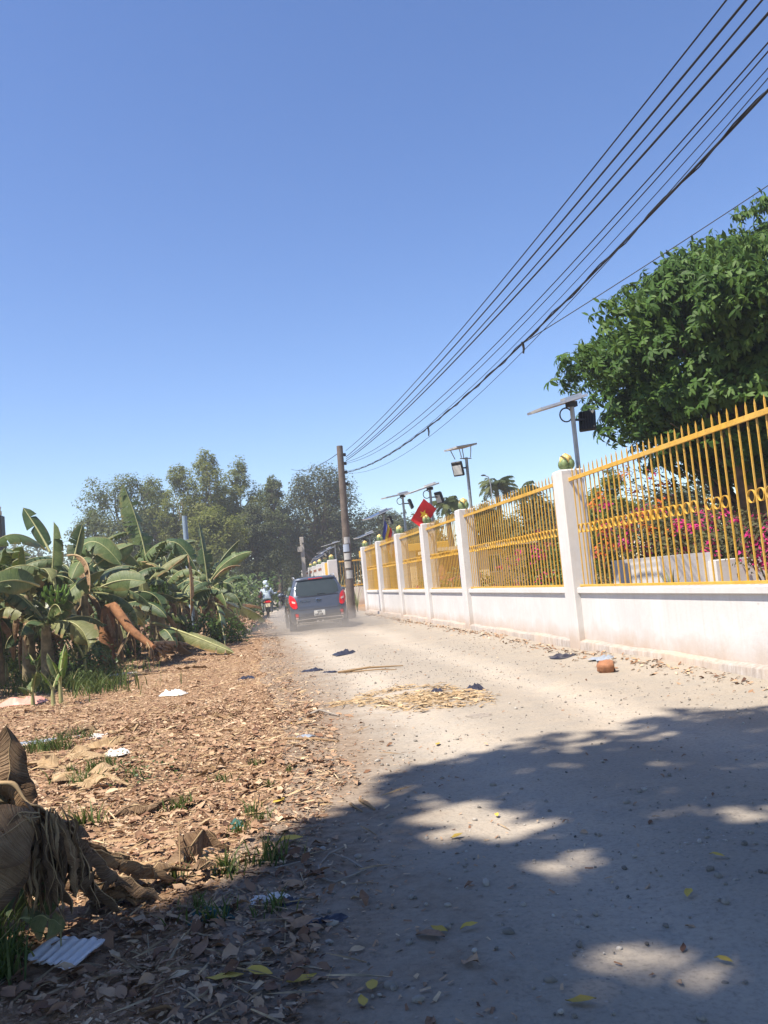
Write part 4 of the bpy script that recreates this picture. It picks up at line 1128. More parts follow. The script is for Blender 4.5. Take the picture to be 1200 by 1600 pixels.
def plant(x, y, h, label, rng, n=8, L=1.7, W=.5, kinds='ggdgo', dead=2, lean=(0, 0), group='banana plants along the left verge', stem_r=.11, name='banana_plant', stem='pseudo', elr=(.35, 1.35), azs=None, bend=(1.1, 2.6)):
    z = float(height(x, y))
    t = empty(name, (x, y, z), 0, label, 'banana plant', group)
    top = np.array([x+lean[0], y+lean[1], z+h])
    b = MB(); P = [np.array([x, y, z-.1])*1.0, np.array([x+lean[0]*.3, y+lean[1]*.3, z+h*.5]), top]
    b.tube(P, [stem_r*1.15, stem_r*.9, stem_r*.55], 10); o = b.build('stem', MAT[stem], t); local(o, t)
    a0 = rng.uniform(0, 6.28)
    for k in range(n):
        az = a0 + k*2.4 + rng.normal(0, .25) if azs is None else azs[k % len(azs)] + rng.normal(0, .2)
        el = rng.uniform(*elr); l = L*rng.uniform(.75, 1.1)
        bl, rb = BM[kinds[rng.integers(len(kinds))]]
        leaf_blade(shoot(top-np.array([0, 0, .05*k*.3]), az, el, l, rng.uniform(*bend)), W*rng.uniform(.8, 1.15), (rng.normal(0, .25), rng.normal(0, .25), 1), rng, MAT[bl], MAT[rb], rng.uniform(.15, .8), rng.uniform(.3, .75), rng.uniform(.25, .7), .018, .12, 'leaf', t)
    for k in range(dead):                     # dead leaves hanging along the stem
        az = rng.uniform(0, 6.28); s = top - np.array([0, 0, rng.uniform(.05, .35)*h])
        e = s + np.array([math.cos(az)*.28, math.sin(az)*.28, -rng.uniform(.5, .85)*h*.7])
        leaf_blade(arc(s, e, (math.cos(az)*.25, math.sin(az)*.25, .15), 14), W*.45, (math.cos(az), math.sin(az), .2), rng, MAT['ban_dry' if rng.random() < .6 else 'ban_drydark'], MAT['midrib_dry'], 1.0, .5, .6, .012, .08, 'dead_leaf', t)
    return t, top
rb = np.random.default_rng(52)
PL = [  # x, y, stem height, lean, leaf length, label
 (-3.75, 12.9, 1.45, (-.1, 0), 1.5, 'g', 'banana plant at the left edge with a pale scarred stem'),
 (-4.9, 13.4, 1.6, (-.2, .1), 1.6, 'd', 'banana plant leftmost at the frame edge'),
 (-3.55, 14.6, 1.5, (.05, 0), 1.6, 'g', 'banana plant with an upright dark leaf behind the young suckers'),
 (-3.0, 16.2, 1.55, (.1, 0), 1.6, 'g', 'banana plant with broad leaves just left of the brown broken stump'),
 (-4.5, 16.5, 1.75, (0, 0), 1.7, 'd', 'banana plant half hidden behind the left clump'),
 (-2.55, 19.8, 1.7, (.05, 0), 1.7, 'g', 'banana plant with the tallest upright torn leaf'),
 (-1.95, 19.4, 1.35, (.1, 0), 1.5, 'g', 'banana plant carrying the large green bunch'),
 (-0.95, 22.6, 1.45, (.05, 0), 1.5, 'o', 'banana plant at the right end of the clump with ragged upright leaf'),
 (-3.9, 20.5, 1.9, (0, 0), 1.8, 'd', 'banana plant at the back behind the tallest torn leaf'),
 (-5.6, 18.5, 1.9, (0, 0), 1.8, 'd', 'banana plant deep in the left of the grove'),
 (-2.3, 24.5, 1.8, (0, 0), 1.7, 'd', 'banana plant behind the one with the large bunch'),
 (-1.6, 26.5, 1.5, (0, 0), 1.5, 'd', 'banana plant at the back near the pipe post'),
 (-6.6, 16.0, 1.8, (0, 0), 1.8, 'd', 'banana plant deep behind the left edge'),
 (-3.1, 13.9, 1.0, (0, 0), 1.3, 'g', 'short banana plant squeezed between the two frontmost stems at the left'),
 (-4.2, 15.2, 1.5, (0, 0), 1.5, 'd', 'dark banana plant behind the young suckers'),
 (-5.3, 14.8, 1.5, (0, 0), 1.6, 'd', 'dark banana plant against the dark pier'),
 (-2.7, 18.3, 1.2, (0, 0), 1.4, 'd', 'banana plant just behind the brown broken stump'),
 (-3.4, 18.4, 1.6, (0, 0), 1.5, 'd', 'banana plant in the gloom behind the broad-leaved one'),
 (-1.55, 21.0, 1.1, (0, 0), 1.3, 'd', 'low banana plant right of the large green bunch'),
 (-1.9, 22.6, 1.5, (0, 0), 1.4, 'd', 'dark banana plant behind the green bunch'),
 (-0.9, 24.6, 1.3, (0, 0), 1.3, 'd', 'banana plant peeping out behind the ragged right-hand one'),
 (-2.9, 21.8, 1.7, (0, 0), 1.5, 'd', 'banana plant directly behind the tallest leaf'),
 (-1.78, 23.4, 1.25, (0, 0), 1.3, 'g', 'banana plant hiding the foot of the pipe post'),
 (-2.2, 20.6, .9, (0, 0), 1.3, 'g', 'low banana plant between the tallest leaf and the bunch'),
 (-3.4, 15.4, .9, (0, 0), 1.25, 'g', 'low banana plant filling the gap left of the stump'),
 (-4.4, 18.0, 1.6, (0, 0), 1.5, 'd', 'dark banana plant in the middle of the grove'),
]
PLT = []
for i, (x, y, h, ln, L, kd, lab) in enumerate(PL):
    front = i in (0, 2, 3, 5, 6, 7)
    t, top = plant(x, y, h, lab, rb, 9 if front else 11, L*(.80 if front else .98), .54, 'gdgdo' if kd == 'g' else ('gdd' if kd == 'd' else 'good'), 4, ln, elr=(-.1, 1.15) if front else (.1, 1.25))
    PLT.append((t, top))
def hero(i, b, tip, Y, dY, lift, W, kind, tear=.25, hint=None, fold=.25, droop=.25, dang=0.0, nm='leaf', bare=.1):
    t, top = PLT[i]
    p0 = at(b[0], b[1], Y); p1 = at(tip[0], tip[1], Y+dY)
    bl, rbm = BM[kind]
    return leaf_blade(arc(p0, p1, lift, 22), W, CAMV if hint is None else hint, rb, MAT[bl], MAT[rbm], fold, tear, droop, .02, bare, nm, t, .8, dang)
UP = (0.1, -.35, 1)
hero(5, (231, 884), (192, 756), 19.6, .3, (.10, 0, .05), .72, 'g', .75, None, .22, .22)
hero(1, (78, 862), (36, 793), 13.2, .3, (.02, 0, .02), .36, 'd', .10)
hero(0, (70, 858), (-14, 852), 12.9, -.8, (0, -.1, .36), .50, 'g', .15, (0, -.6, 1), .2, .4)
hero(2, (80, 912), (84, 815), 14.3, .1, (.02, 0, .0), .36, 'g', .12, (-.55, -1, .2), .5, .3)
hero(2, (114, 884), (129, 819), 14.6, .2, (-.02, 0, 0), .34, 'd', .10, (.7, -1, .2), .45, .2)
hero(3, (114, 882), (190, 884), 15.8, -.3, (-.1, 0, .85), .56, 'g', .2, (.1, -.9, .8), .2, .3)
hero(3, (146, 886), (209, 850), 15.6, .3, (0, 0, .10), .52, 'g', .10, None, .1, .15)
hero(3, (158, 917), (228, 910), 15.5, -.2, (0, 0, .16), .42, 'g', .10, None, .1, .2)
hero(3, (120, 905), (60, 935), 14.9, -.5, (0, 0, .5), .48, 'd', .2, UP)
hero(5, (238, 884), (312, 900), 19.6, -.2, (.0, 0, 1.30), .60, 'd', .45, (.1, -.8, .9), .25, .5)
hero(6, (234, 906), (294, 866), 18.8, -.2, (0, 0, .22), .42, 'o', .15, UP, .2, .5)
hero(6, (294, 868), (298, 962), 18.7, -.1, (.05, 0, .25), .30, 'b', .5, None, .9, .5, .2, 'dead_leaf')
hero(7, (324, 908), (309, 812), 22.4, .1, (.03, 0, 0), .58, 'd', .55, (-.4, -1, .2), .35, .4)
hero(7, (328, 905), (374, 844), 22.6, .3, (-.08, 0, .12), .46, 'd', .15, (.6, -.8, .5), .4, .3)
hero(7, (328, 908), (394, 862), 22.3, -.3, (-.08, 0, .32), .50, 'g', .2, (-.4, -.9, .7), .3, .35)
hero(7, (334, 905), (376, 884), 22.1, -.4, (0, 0, .25), .32, 'b', .5, None, .6, .5, .1, 'dead_leaf')
hero(0, (62, 916), (-16, 915), 12.6, -.5, (0, 0, .16), .44, 'g', .12, None, .1, .15)
hero(2, (150, 880), (112, 905), 14.4, -.5, (0, 0, .4), .40, 'g', .2, UP)
hero(5, (222, 890), (168, 872), 19.2, -.4, (0, 0, .55), .52, 'g', .25, UP)
hero(6, (228, 960), (222, 905), 18.6, .1, (.0, 0, 0), .40, 'o', .2)
hero(6, (228, 985), (190, 1010), 18.0, -.6, (.0, -.1, .9), .40, 'o', .25, None, .3, .3)
hero(6, (250, 985), (276, 1012), 18.0, -.6, (.0, -.1, .3), .34, 'd', .3, UP)
hero(2, (105, 868), (140, 925), 14.2, -.4, (.25, 0, .35), .26, 'b', .4, None, .8, .5, .1, 'dead_leaf')
hero(2, (108, 915), (100, 985), 14.3, -.2, (.02, 0, .1), .20, 'b', .5, None, 1.0, .5, .1, 'dead_leaf')
hero(3, (122, 890), (134, 905), 15.2, -.3, (0, 0, .18), .26, 'b', .3, None, .4, .4, .0, 'dead_leaf')
# leaves of the right-hand plant slumped down to the verge
c7 = at(330, 940, 22.3)
for k, (tp, dy, W, kd, tr_, lf) in enumerate((((414, 972), .3, .62, 'o', .2, .45), ((392, 992), -1.6, .56, 'o', .25, .35), ((352, 1010), -3.0, .40, 'g', .3, .55), ((300, 1000), -1.5, .42, 'd', .3, .5), ((420, 955), 2.0, .3, 'b', .3, .35), ((372, 985), -.6, .3, 'b', .4, .6), ((340, 990), -1.2, .24, 'b', .4, .5))):
    e = gr(tp[0], tp[1], .06)
    leaf_blade(arc(c7+np.array([.05*k, 0, -.03*k]), e, (0, 0, lf), 22), W, (-.1, -.7, 1), rb, MAT[BM[kd][0]], MAT[BM[kd][1]], .35, tr_, .45, .024, .22, 'leaf' if kd != 'b' else 'dead_leaf', PLT[7][0], .85, .1)
# one long leaf lying from the clump out over the verge
t6 = PLT[6][0]
leaf_blade(arc(at(238, 972, 18.6), gr(366, 1020, .05), (-.1, 0, .12), 24), .42, (.1, -.8, 1), rb, MAT['ban_olive'], MAT['midrib'], .4, .25, .4, .035, .3, 'leaf', t6, .85, .1)
leaf_blade(arc(at(246, 985, 18.2), gr(300, 1022, .05), (-.1, 0, .1), 16), .30, (.1, -.8, 1), rb, MAT['ban_dry'], MAT['midrib_dry'], .5, .4, .5, .03, .2, 'dead_leaf', t6, .85, .1)

# fruit
def bunch(px, py, Y, sz, par, hands=7):
    p = at(px, py, Y)
    b = MB(); b.tube([p+np.array([-.03, .05, sz*.35+.25]), p+np.array([0, 0, sz*.5]), p-np.array([0, 0, sz*.55])], [.025, .022, .015], 6)
    o = b.build('fruit_stalk', MAT['midrib'], par); local(o, par)
    for k in range(hands):
        z = sz*(.45-k/hands); b = MB(); m = 11
        for q in range(m):
            a = 2*math.pi*q/m + k*.5; r = .075+.05*math.sin(math.pi*(k+.6)/hands)
            d = np.array([math.cos(a), math.sin(a), 0]); c = p+np.array([0, 0, z])
            b.tube([c+d*.03, c+d*r*1.1+np.array([0, 0, -.015]), c+d*r*1.55+np.array([0, 0, .04]), c+d*r*1.6+np.array([0, 0, .10])], [.012, .021, .021, .008], 6)
        o = b.build('banana_hand', MAT['banana_skin'], par); local(o, par)
bunch(250, 936, 18.9, .62, PLT[6][0])
bunch(88, 936, 13.8, .26, PLT[2][0], 3)

# broken brown stump with its head folded over
s0 = gr(166, 1052); st = empty('broken_banana_stump', s0, 0, 'brown broken banana stump, its dead head folded over to the right', 'banana plant')
b = MB(); tp = at(168, 950, s0[1])
b.tube([s0-np.array([0, 0, .1]), s0+(tp-s0)*.3, s0+(tp-s0)*.7, tp], [.17, .15, .13, .115], 12); o = b.build('stem', MAT['pseudo_brown'], st); local(o, st)
b = MB(); e1 = at(205, 985, s0[1]-.3); e2 = at(240, 1012, s0[1]-.6)
b.tube([tp-np.array([.02, 0, .04]), tp+np.array([.10, -.02, .02]), e1, e2], [.11, .10, .08, .05], 10); o = b.build('folded_top', MAT['pseudo_brown'], st); local(o, st)
for k in range(9):
    s = tp + (e2-tp)*rb.uniform(.0, 1.0); e = s + np.array([rb.normal(.10, .15), -rb.uniform(.0, .3), 0]); e[2] = rb.uniform(.02, .35)
    leaf_blade(arc(s, e, (.08, -.08, .08), 12), rb.uniform(.12, .3), CAMV, rb, MAT['ban_dry' if k % 3 else 'ban_drydark'], MAT['midrib_dry'], .7, .5, .6, .012, .05, 'dead_leaf', st, .9, .2)
for k in range(6):
    s = e2 + np.array([0, 0, .02*k]); e = gr(250+12*k, 1030-4*k, .05)
    leaf_blade(arc(s, e, (0, 0, .12), 12), rb.uniform(.18, .34), UP, rb, MAT['ban_dry' if k % 2 else 'ban_drydark'], MAT['midrib_dry'], .6, .5, .5, .014, .05, 'dead_leaf', st, .9, .1)
for k in range(10):
    a = rb.uniform(0, 6.28); s = np.array([s0[0]+.15*math.cos(a), s0[1]+.15*math.sin(a), rb.uniform(.25, 1.1)]); e = s*1.0; e[2] = max(.02, s[2]-rb.uniform(.3, .7)); e[0] += .12*math.cos(a); e[1] += .12*math.sin(a)
    leaf_blade(arc(s, e, (.05*math.cos(a), .05*math.sin(a), .05), 8), .12, (math.cos(a), math.sin(a), .1), rb, MAT['ban_drydark' if k % 2 else 'ban_dry'], MAT['midrib_dry'], .3, .5, .3, .006, .02, 'sheath_strip', st, .9)

# young suckers in front, bright green
SK = [((52, 1106), 1060, 3, .34, .16, 'lone young banana sucker with one round leaf by the pink bag'),
      ((96, 1104), 1030, 4, .5, .17, 'young banana sucker with two broad leaves in front of the clump'),
      ((84, 1108), 1055, 2, .28, .08, 'thin young sucker beside the broad-leaved one'),
      ((12, 1072), 965, 6, .85, .26, 'larger bright green young banana at the left edge'),
      ((135, 1072), 985, 6, .62, .07, 'sword sucker with narrow upright leaves left of the brown stump'),
      ((118, 1062), 990, 5, .55, .08, 'narrow sword sucker beside the upright narrow one'),
      ((60, 1075), 1010, 4, .5, .18, 'young banana sucker in the grass at the left'),
      ((205, 1000), 935, 5, .7, .22, 'bright green young banana between the clump and the tallest leaf')]
for (bp, ty, n, L, W, lab) in SK:
    g0 = gr(*bp); tp = at(bp[0], ty, g0[1]); h = (tp[2]-g0[2])
    plant(g0[0], g0[1], h*.50, lab, rb, n, L, W, 'yyyyg', 0, (0, 0), 'young banana suckers at the verge', .028, 'banana_sucker', 'midrib', (.6, 1.4) if W > .1 else (1.1, 1.5), None, (.2, .9))

# dry collapsed plant close by at the left edge
c0 = np.array([-1.02, 3.42, 0.0]); dp = empty('dead_banana_plant', c0, 0, 'collapsed dead banana plant close by at the left edge, dry brown leaves draped', 'banana plant')
rd = np.random.default_rng(8)
def dl(b, tip, Yb, Yt, lift, W, kind, hint=None, tear=.3, fold=.4, droop=.4, rr=.006, dang=.1, bare=.04, n=2):
    for q in range(n if kind in 'bk' and hint is not UP else 1):
        jt = rd.normal(0, 7, 2)*(q > 0); jb = rd.normal(0, 4, 2)*(q > 0)
        p0 = at(b[0]+jb[0], b[1]+jb[1], Yb+.02*q); p1 = at(tip[0]+jt[0], tip[1]+jt[1], Yt+.03*q)
        if p1[2] < .015: p1 = gr(tip[0], tip[1], .02)
        leaf_blade(arc(p0, p1, np.asarray(lift)+rd.normal(0, .012, 3)*(q > 0), 24), W*((1.15 if hint is not UP else .8) if kind in 'bk' else 1), CAMV if hint is None else hint, rd, MAT[BM[kind if q == 0 or rd.random() < .6 else 'k'][0]], MAT[BM[kind][1]], fold+rd.normal(0, .2)*q, tear*.5, droop*1.2, rr*.6, bare, 'dry_leaf', dp, .95, dang*2, .010)
b = MB(); b.tube([c0+np.array([-.25, .1, -.1]), c0+np.array([-.2, .05, .3]), at(-10, 1230, 3.4)], [.13, .11, .08], 12); o = b.build('stem', MAT['pseudo'], dp); local(o, dp)
dl((8, 1330), (4, 1136), 3.42, 3.45, (.02, 0, .0), .14, 'k', None, .10, .15, .15, .006, .1, .04, 1)
dl((30, 1310), (22, 1200), 3.40, 3.5, (.02, 0, .0), .10, 'k', None, .3, .2, .3, .006, .1, .04, 1)
dl((-30, 1212), (84, 1276), 3.36, 3.28, (0, 0, .03), .20, 'b', (.2, -.5, 1), .2, .9, .5, .018, .1, .04, 1)
dl((64, 1268), (-40, 1345), 3.22, 3.12, (.0, -.03, .06), .24, 'b', (-.2, -1, .5), .10, .1, .2)
dl((40, 1290), (-40, 1420), 3.20, 3.1, (.0, -.02, .02), .18, 'b', None, .2, .2, .2)
dl((20, 1265), (95, 1300), 3.45, 3.42, (.0, 0, .04), .26, 'k', (.3, -.5, 1), .3, .7, .6)
dl((78, 1270), (85, 1376), 3.27, 3.22, (.02, 0, .01), .09, 'b', None, .75, .6, .5)
dl((80, 1272), (122, 1402), 3.28, 3.26, (.03, -.02, .06), .12, 'b', None, .75, .5, .5)
dl((86, 1274), (150, 1418), 3.32, 3.3, (.03, -.02, .07), .11, 'k', None, .75, .5, .5)
dl((84, 1272), (100, 1440), 3.24, 3.2, (-.02, -.02, .04), .10, 'k', None, .75, .6, .5)
dl((70, 1270), (60, 1350), 3.3, 3.28, (0, 0, .0), .07, 'k', None, .3, .7, .5)
dl((90, 1290), (205, 1388), 3.42, 3.5, (-.02, 0, .06), .14, 'k', UP, .3, .4, .4)
dl((100, 1310), (240, 1372), 3.5, 3.7, (-.02, 0, .07), .12, 'k', UP, .3, .4, .4)
dl((110, 1330), (285, 1378), 3.5, 3.75, (0, 0, .06), .12, 'b', UP, .3, .3, .4)
dl((130, 1372), (272, 1402), 3.5, 3.62, (0, 0, .05), .10, 'k', UP, .35, .3, .4)
dl((140, 1385), (235, 1395), 3.55, 3.6, (0, 0, .07), .10, 'b', UP, .35, .3, .4)
dl((90, 1330), (190, 1420), 3.3, 3.4, (-.02, 0, .05), .10, 'k', UP, .35, .4, .4)
# green leaves still inside the heap, its shade put into their dark colour, and the olive one at its foot
dl((62, 1280), (20, 1440), 3.46, 3.42, (.06, 0, .04), .24, 'd', None, .1, .2, .3)
dl((40, 1285), (-20, 1440), 3.5, 3.45, (.02, 0, .04), .26, 'd', None, .1, .2, .3)
dl((70, 1300), (66, 1436), 3.5, 3.46, (.05, 0, .02), .18, 'd', None, .1, .2, .3)
dl((30, 1442), (106, 1446), 3.25, 3.3, (0, -.02, .05), .13, 'o', CAMV, .08, .1, .2)

for k in range(64):                          # frayed ribbons hanging from the broken stalks
    px = rd.uniform(20, 100); s = at(px, rd.uniform(1262, 1290), rd.uniform(3.2, 3.38)); e = at(px+rd.uniform(-6, 30), rd.uniform(1350, 1440), rd.uniform(3.18, 3.36)); e[2] = max(e[2], .02)
    leaf_blade(arc(s, e, (rd.normal(.02, .02), rd.normal(-.02, .02), rd.uniform(0, .05)), 14), rd.uniform(.02, .075), (rd.normal(0, .6), -1, rd.normal(0, .3)), rd, MAT[('ban_dry', 'ban_drydark', 'ban_pale')[k % 3]], MAT['midrib_dry'], rd.uniform(0, .6), .15, .6, .0025, .02, 'dry_leaf', dp, .6, .1, .008)
for k in range(9):                          # the heap of shed sheaths at its foot
    p0 = gr(rd.uniform(95, 165), rd.uniform(1385, 1425), rd.uniform(.02, .12)); a = rd.normal(.15, .5); L = rd.uniform(.15, .34)
    p1 = p0 + np.array([math.cos(a), math.sin(a), 0])*L; p1[2] = rd.uniform(.015, .05)
    leaf_blade(arc(p0, p1, (0, 0, .05), 12), rd.uniform(.06, .13), (rd.normal(0, .4), -.5+rd.normal(0, .3), 1), rd, MAT['ban_drydark' if k % 3 else 'ban_dry'], MAT['midrib_dry'], rd.uniform(-.4, .6), .12, .5, .003, .02, 'dry_leaf', dp, .95, .1, .018)
# ------------------------------------------------------------------ the car
MAT['car_paint'] = simple('blue_grey_car_paint', (0.085, 0.100, 0.132), 0.36, 0.35, 0.04, 3, 0.5, 0, 'Object', 0.7)
MAT['car_glass'] = simple('tinted_car_glass', (0.035, 0.045, 0.045), 0.06, 0, 0.1, 3, 0.7)
MAT['car_black'] = simple('black_car_trim', (0.02, 0.02, 0.022), 0.5, 0, 0.1, 6)
MAT['chrome'] = simple('chrome', (0.72, 0.72, 0.72), 0.18, 1.0, 0.04, 6)
MAT['red_lens'] = simple('red_lamp_lens', (0.62, 0.012, 0.015), 0.22, 0, 0.08, 20, 0.6, 0, 'Object', 0.5)
MAT['pale_lens'] = simple('pale_lamp_lens', (0.75, 0.50, 0.46), 0.25, 0, 0.08, 20, 0.6)
MAT['plate'] = simple('number_plate_white', (0.74, 0.74, 0.70), 0.5, 0, 0.05, 8)
MAT['ink'] = simple('black_plate_ink', (0.03, 0.03, 0.035), 0.6, 0, 0.05, 8)
MAT['rubber'] = simple('dusty_rubber', (0.055, 0.050, 0.045), 0.9, 0, 0.3, 14)
MAT['rim'] = simple('alloy_rim', (0.45, 0.45, 0.46), 0.35, 0.7, 0.06, 6)
car = empty('hatchback_car', (0, 0, 0), 0, 'blue-grey hatchback car driving away in a cloud of road dust', 'car')
CL = 3.55; HW = 0.80
ZL = [0.20, 0.28, 0.42, 0.56, 0.70, 0.84, 0.93, 0.99, 1.12, 1.26, 1.38, 1.44, 1.475]
HWZ = [0.74, 0.785, 0.80, 0.80, 0.80, 0.795, 0.785, 0.765, 0.715, 0.66, 0.61, 0.57, 0.47]
YR = [0.10, 0.03, 0.00, 0.00, 0.055, 0.075, 0.10, 0.125, 0.20, 0.285, 0.355, 0.36, 0.62]
YF = [3.45, 3.52, 3.55, 3.55, 3.52, 3.38, 3.05, 2.72, 2.45, 2.15, 1.88, 1.72, 1.45]
RC = [0.22, 0.24, 0.26, 0.26, 0.25, 0.24, 0.24, 0.22, 0.20, 0.19, 0.17, 0.16, 0.14]
def cz(A, z): return np.interp(z, ZL, A)
def outline(s, z):
    """point and outward normal on the rear half-outline, s metres from the rear centre (signed)"""
    w, yr, rc = cz(HWZ, z), cz(YR, z), cz(RC, z); a = abs(s); sg = 1 if s >= 0 else -1
    st = w-rc
    if a <= st: x, y, n = a, yr+0.05*(a/w)**2, (0, -1)
    elif a <= st+rc*math.pi/2:
        t = (a-st)/rc; x = st+rc*math.sin(t); y = yr+0.05*(st/w)**2+rc*(1-math.cos(t)); n = (math.sin(t), -math.cos(t))
    else: x, y, n = w, yr+0.05*(st/w)**2+rc+(a-st-rc*math.pi/2), (1, 0)
    return np.array([sg*x, y, z]), np.array([sg*n[0], n[1], 0.12])
b = MB(); rows = []
for z in ZL:
    w, yf, rc = cz(HWZ, z), cz(YF, z), cz(RC, z)
    R = []
    for s in np.linspace(0, 1, 9): R.append(outline(s*(w-rc), z)[0])
    for s in np.linspace(0, 1, 6)[1:]: R.append(outline(w-rc+s*rc*math.pi/2, z)[0])
    y0 = R[-1][1]
    for s in np.linspace(0, 1, 12)[1:]: R.append(np.array([w, y0+(yf-rc-y0)*s, z]))
    for s in np.linspace(0, 1, 6)[1:]:
        t = s*math.pi/2; R.append(np.array([w-rc*(1-math.cos(t)), yf-rc+rc*math.sin(t), z]))
    for s in np.linspace(1, 0, 5)[1:]: R.append(np.array([(w-rc)*s, yf, z]))
    L_ = [p*np.array([-1, 1, 1]) for p in R[1:-1]][::-1]
    rows.append(R+L_+[R[0]])
b.sheet(rows)
ctr = np.mean(np.array(rows[-1])[:-1], 0)+np.array([0, 0, .012])
m_ = len(rows[-1])-1; b.add(list(rows[-1][:-1])+[ctr], [(k, (k+1) % m_, m_) for k in range(m_)], 0, True)
b.add(rows[0][:-1], [tuple(range(m_))[::-1]], 0)
b.build('body', MAT['car_paint'], car)
def patch(name, cols, mat, off=0.006, par=None, thick=True, nz=6, ns=14):
    """skin plate on the car's tail: cols = list of (s, z low, z high)"""
    S = [c[0] for c in cols]; ss = np.linspace(S[0], S[-1], ns)
    lo = np.interp(ss, S, [c[1] for c in cols]); hi = np.interp(ss, S, [c[2] for c in cols])
    rows = []; back = []
    for s, a, c in zip(ss, lo, hi):
        r = []; q = []
        for f in np.linspace(0, 1, nz):
            p, n = outline(s, a+(c-a)*f); r.append(p+norm(n)*off); q.append(p-norm(n)*0.004)
        rows.append(r); back.append(q)
    b = MB(); b.sheet(rows)
    if thick:
        b.sheet([[r[0] for r in rows], [r[0] for r in back]], 0, False); b.sheet([[r[-1] for r in back], [r[-1] for r in rows]], 0, False)
        b.sheet([rows[0], back[0]], 0, False); b.sheet([back[-1], rows[-1]], 0, False)
    return b.build(name, MAT[mat], par or car)
patch('rear_window', [(-.60, 1.00, 1.20), (-.55, .97, 1.37), (-.35, .955, 1.385), (0, .95, 1.385), (.35, .955, 1.385), (.55, .97, 1.37), (.60, 1.0, 1.20)], 'car_glass', .006)
patch('spoiler', [(-.56, 1.395, 1.44), (0, 1.40, 1.45), (.56, 1.395, 1.44)], 'car_paint', .035)
patch('brake_light', [(-.2, 1.408, 1.428), (.2, 1.408, 1.428)], 'red_lens', .040)
patch('window_trim', [(-.57, .935, .952), (0, .925, .942), (.57, .935, .952)], 'car_black', .009)
for sg in (-1, 1):
    cols = [(.590, .67, .76), (.63, .63, .91), (.70, .64, .985), (.80, .72, 1.01), (.90, .87, 1.02)]
    if sg < 0: cols = [(-a, c, d) for a, c, d in cols[::-1]]
    o = patch('tail_light', cols, 'red_lens', .014)
    c2 = [(.635, .775, .825), (.68, .785, .84), (.73, .80, .855)]
    if sg < 0: c2 = [(-a, c, d) for a, c, d in c2[::-1]]
    patch('reverse_lens', c2, 'pale_lens', .017, o)
    c3 = [(.56, .345, .36), (.60, .335, .50), (.66, .335, .51), (.70, .36, .49)]
    if sg < 0: c3 = [(-a, c, d) for a, c, d in c3[::-1]]
    o = patch('reflector', c3, 'car_black', .006)
    c4 = [(.585, .40, .485), (.665, .40, .49)]
    if sg < 0: c4 = [(-a, c, d) for a, c, d in c4[::-1]]
    patch('reflector_lens', c4, 'red_lens', .011, o)
    c5 = [(.59, .345, .385), (.66, .345, .39)]
    if sg < 0: c5 = [(-a, c, d) for a, c, d in c5[::-1]]
    patch('lamp_lens', c5, 'pale_lens', .011, o)
patch('tailgate_seam', [(-.60, .576, .584), (.60, .576, .584)], 'car_black', .003)
patch('bumper_insert', [(-.62, .235, .305), (0, .225, .315), (.62, .235, .305)], 'car_black', .006)
patch('chrome_strip', [(-.64, .305, .322), (0, .315, .332), (.64, .305, .322)], 'chrome', .012)
patch('chrome_strip', [(-.60, .222, .236), (0, .210, .226), (.60, .222, .236)], 'chrome', .012)
for s in (-.64, .64): patch('chrome_strip', [(s-.012, .23, .31), (s+.012, .23, .31)], 'chrome', .012)
for s in (-.07, .07):
    b = MB(); p, n = outline(s, .24); b.tube([p+np.array([0, -.025, 0]), p+np.array([0, .05, 0])], .028, 10); b.build('exhaust_pipe', MAT['chrome'], car)
pl = patch('number_plate', [(-.15, .385, .535), (.15, .385, .535)], 'plate', .018)
def stroke_text(lines, name, par, mat, off, sz, w, x0s, zs):
    """letters cut as thin bars on the tail"""
    G = {'0': 'ABCDEF', '6': 'ACDEFG', '9': 'ABCDFG', '8': 'ABCDEFG', 'A': 'ABCEFG', 'K': 'EFKL', 'I': 'BC', '.': '.',
         'p': 'ABEFG', 'i': 'C', 'c': 'DEG', 'a': 'CDEG', 'n': 'CEG', 't': 'DEFG', 'o': 'CDEG'}
    b = MB()
    for ln, x0, z in zip(lines, x0s, zs):
        h = sz; wd = sz*.55; x = x0
        for ch in ln:
            if ch == '.': bars = [(x, z, x+w, z+w)]; adv = w*2.2
            else:
                q = {'A': (x, z+h-w, x+wd, z+h), 'G': (x, z+h/2-w/2, x+wd, z+h/2+w/2), 'D': (x, z, x+wd, z+w), 'F': (x, z+h/2, x+w, z+h), 'E': (x, z, x+w, z+h/2), 'B': (x+wd-w, z+h/2, x+wd, z+h), 'C': (x+wd-w, z, x+wd, z+h/2),
                     'K': (x+w, z+h*.5, x+wd, z+h), 'L': (x+w, z, x+wd, z+h*.5)}
                bars = []
                for g in G[ch]:
                    if g in 'KL':
                        (x0_, z0_, x1_, z1_) = q[g]; n_ = 4
                        for k in range(n_):
                            f = k/n_; xx = x0_+(x1_-x0_)*f; zz = (z0_+(z1_-z0_)*f) if g == 'K' else (z1_-(z1_-z0_)*(f+1/n_))
                            bars.append((xx, zz, xx+w*1.2, zz+(z1_-z0_)/n_))
                    else: bars.append(q[g])
                adv = (wd if ch != 'I' else wd)+w*1.1
            for (a, c, d, e) in bars:
                P = []
                for zz in (c, e):
                    P.append([outline(xx, zz)[0]+norm(outline(xx, zz)[1])*off for xx in (a, d)])
                b.sheet(P, 0, False)
            x += adv
    return b.build(name, MAT[mat], par)
stroke_text(['60A', '669.66'], 'lettering', pl, 'ink', .0205, .052, .010, [-.055, -.125], [.468, .398])
bd = patch('badge', [(-.085, .80, .83), (-.06, .775, .855), (0, .765, .865), (.06, .775, .855), (.085, .80, .83)], 'chrome', .010, None, True, 6, 18)
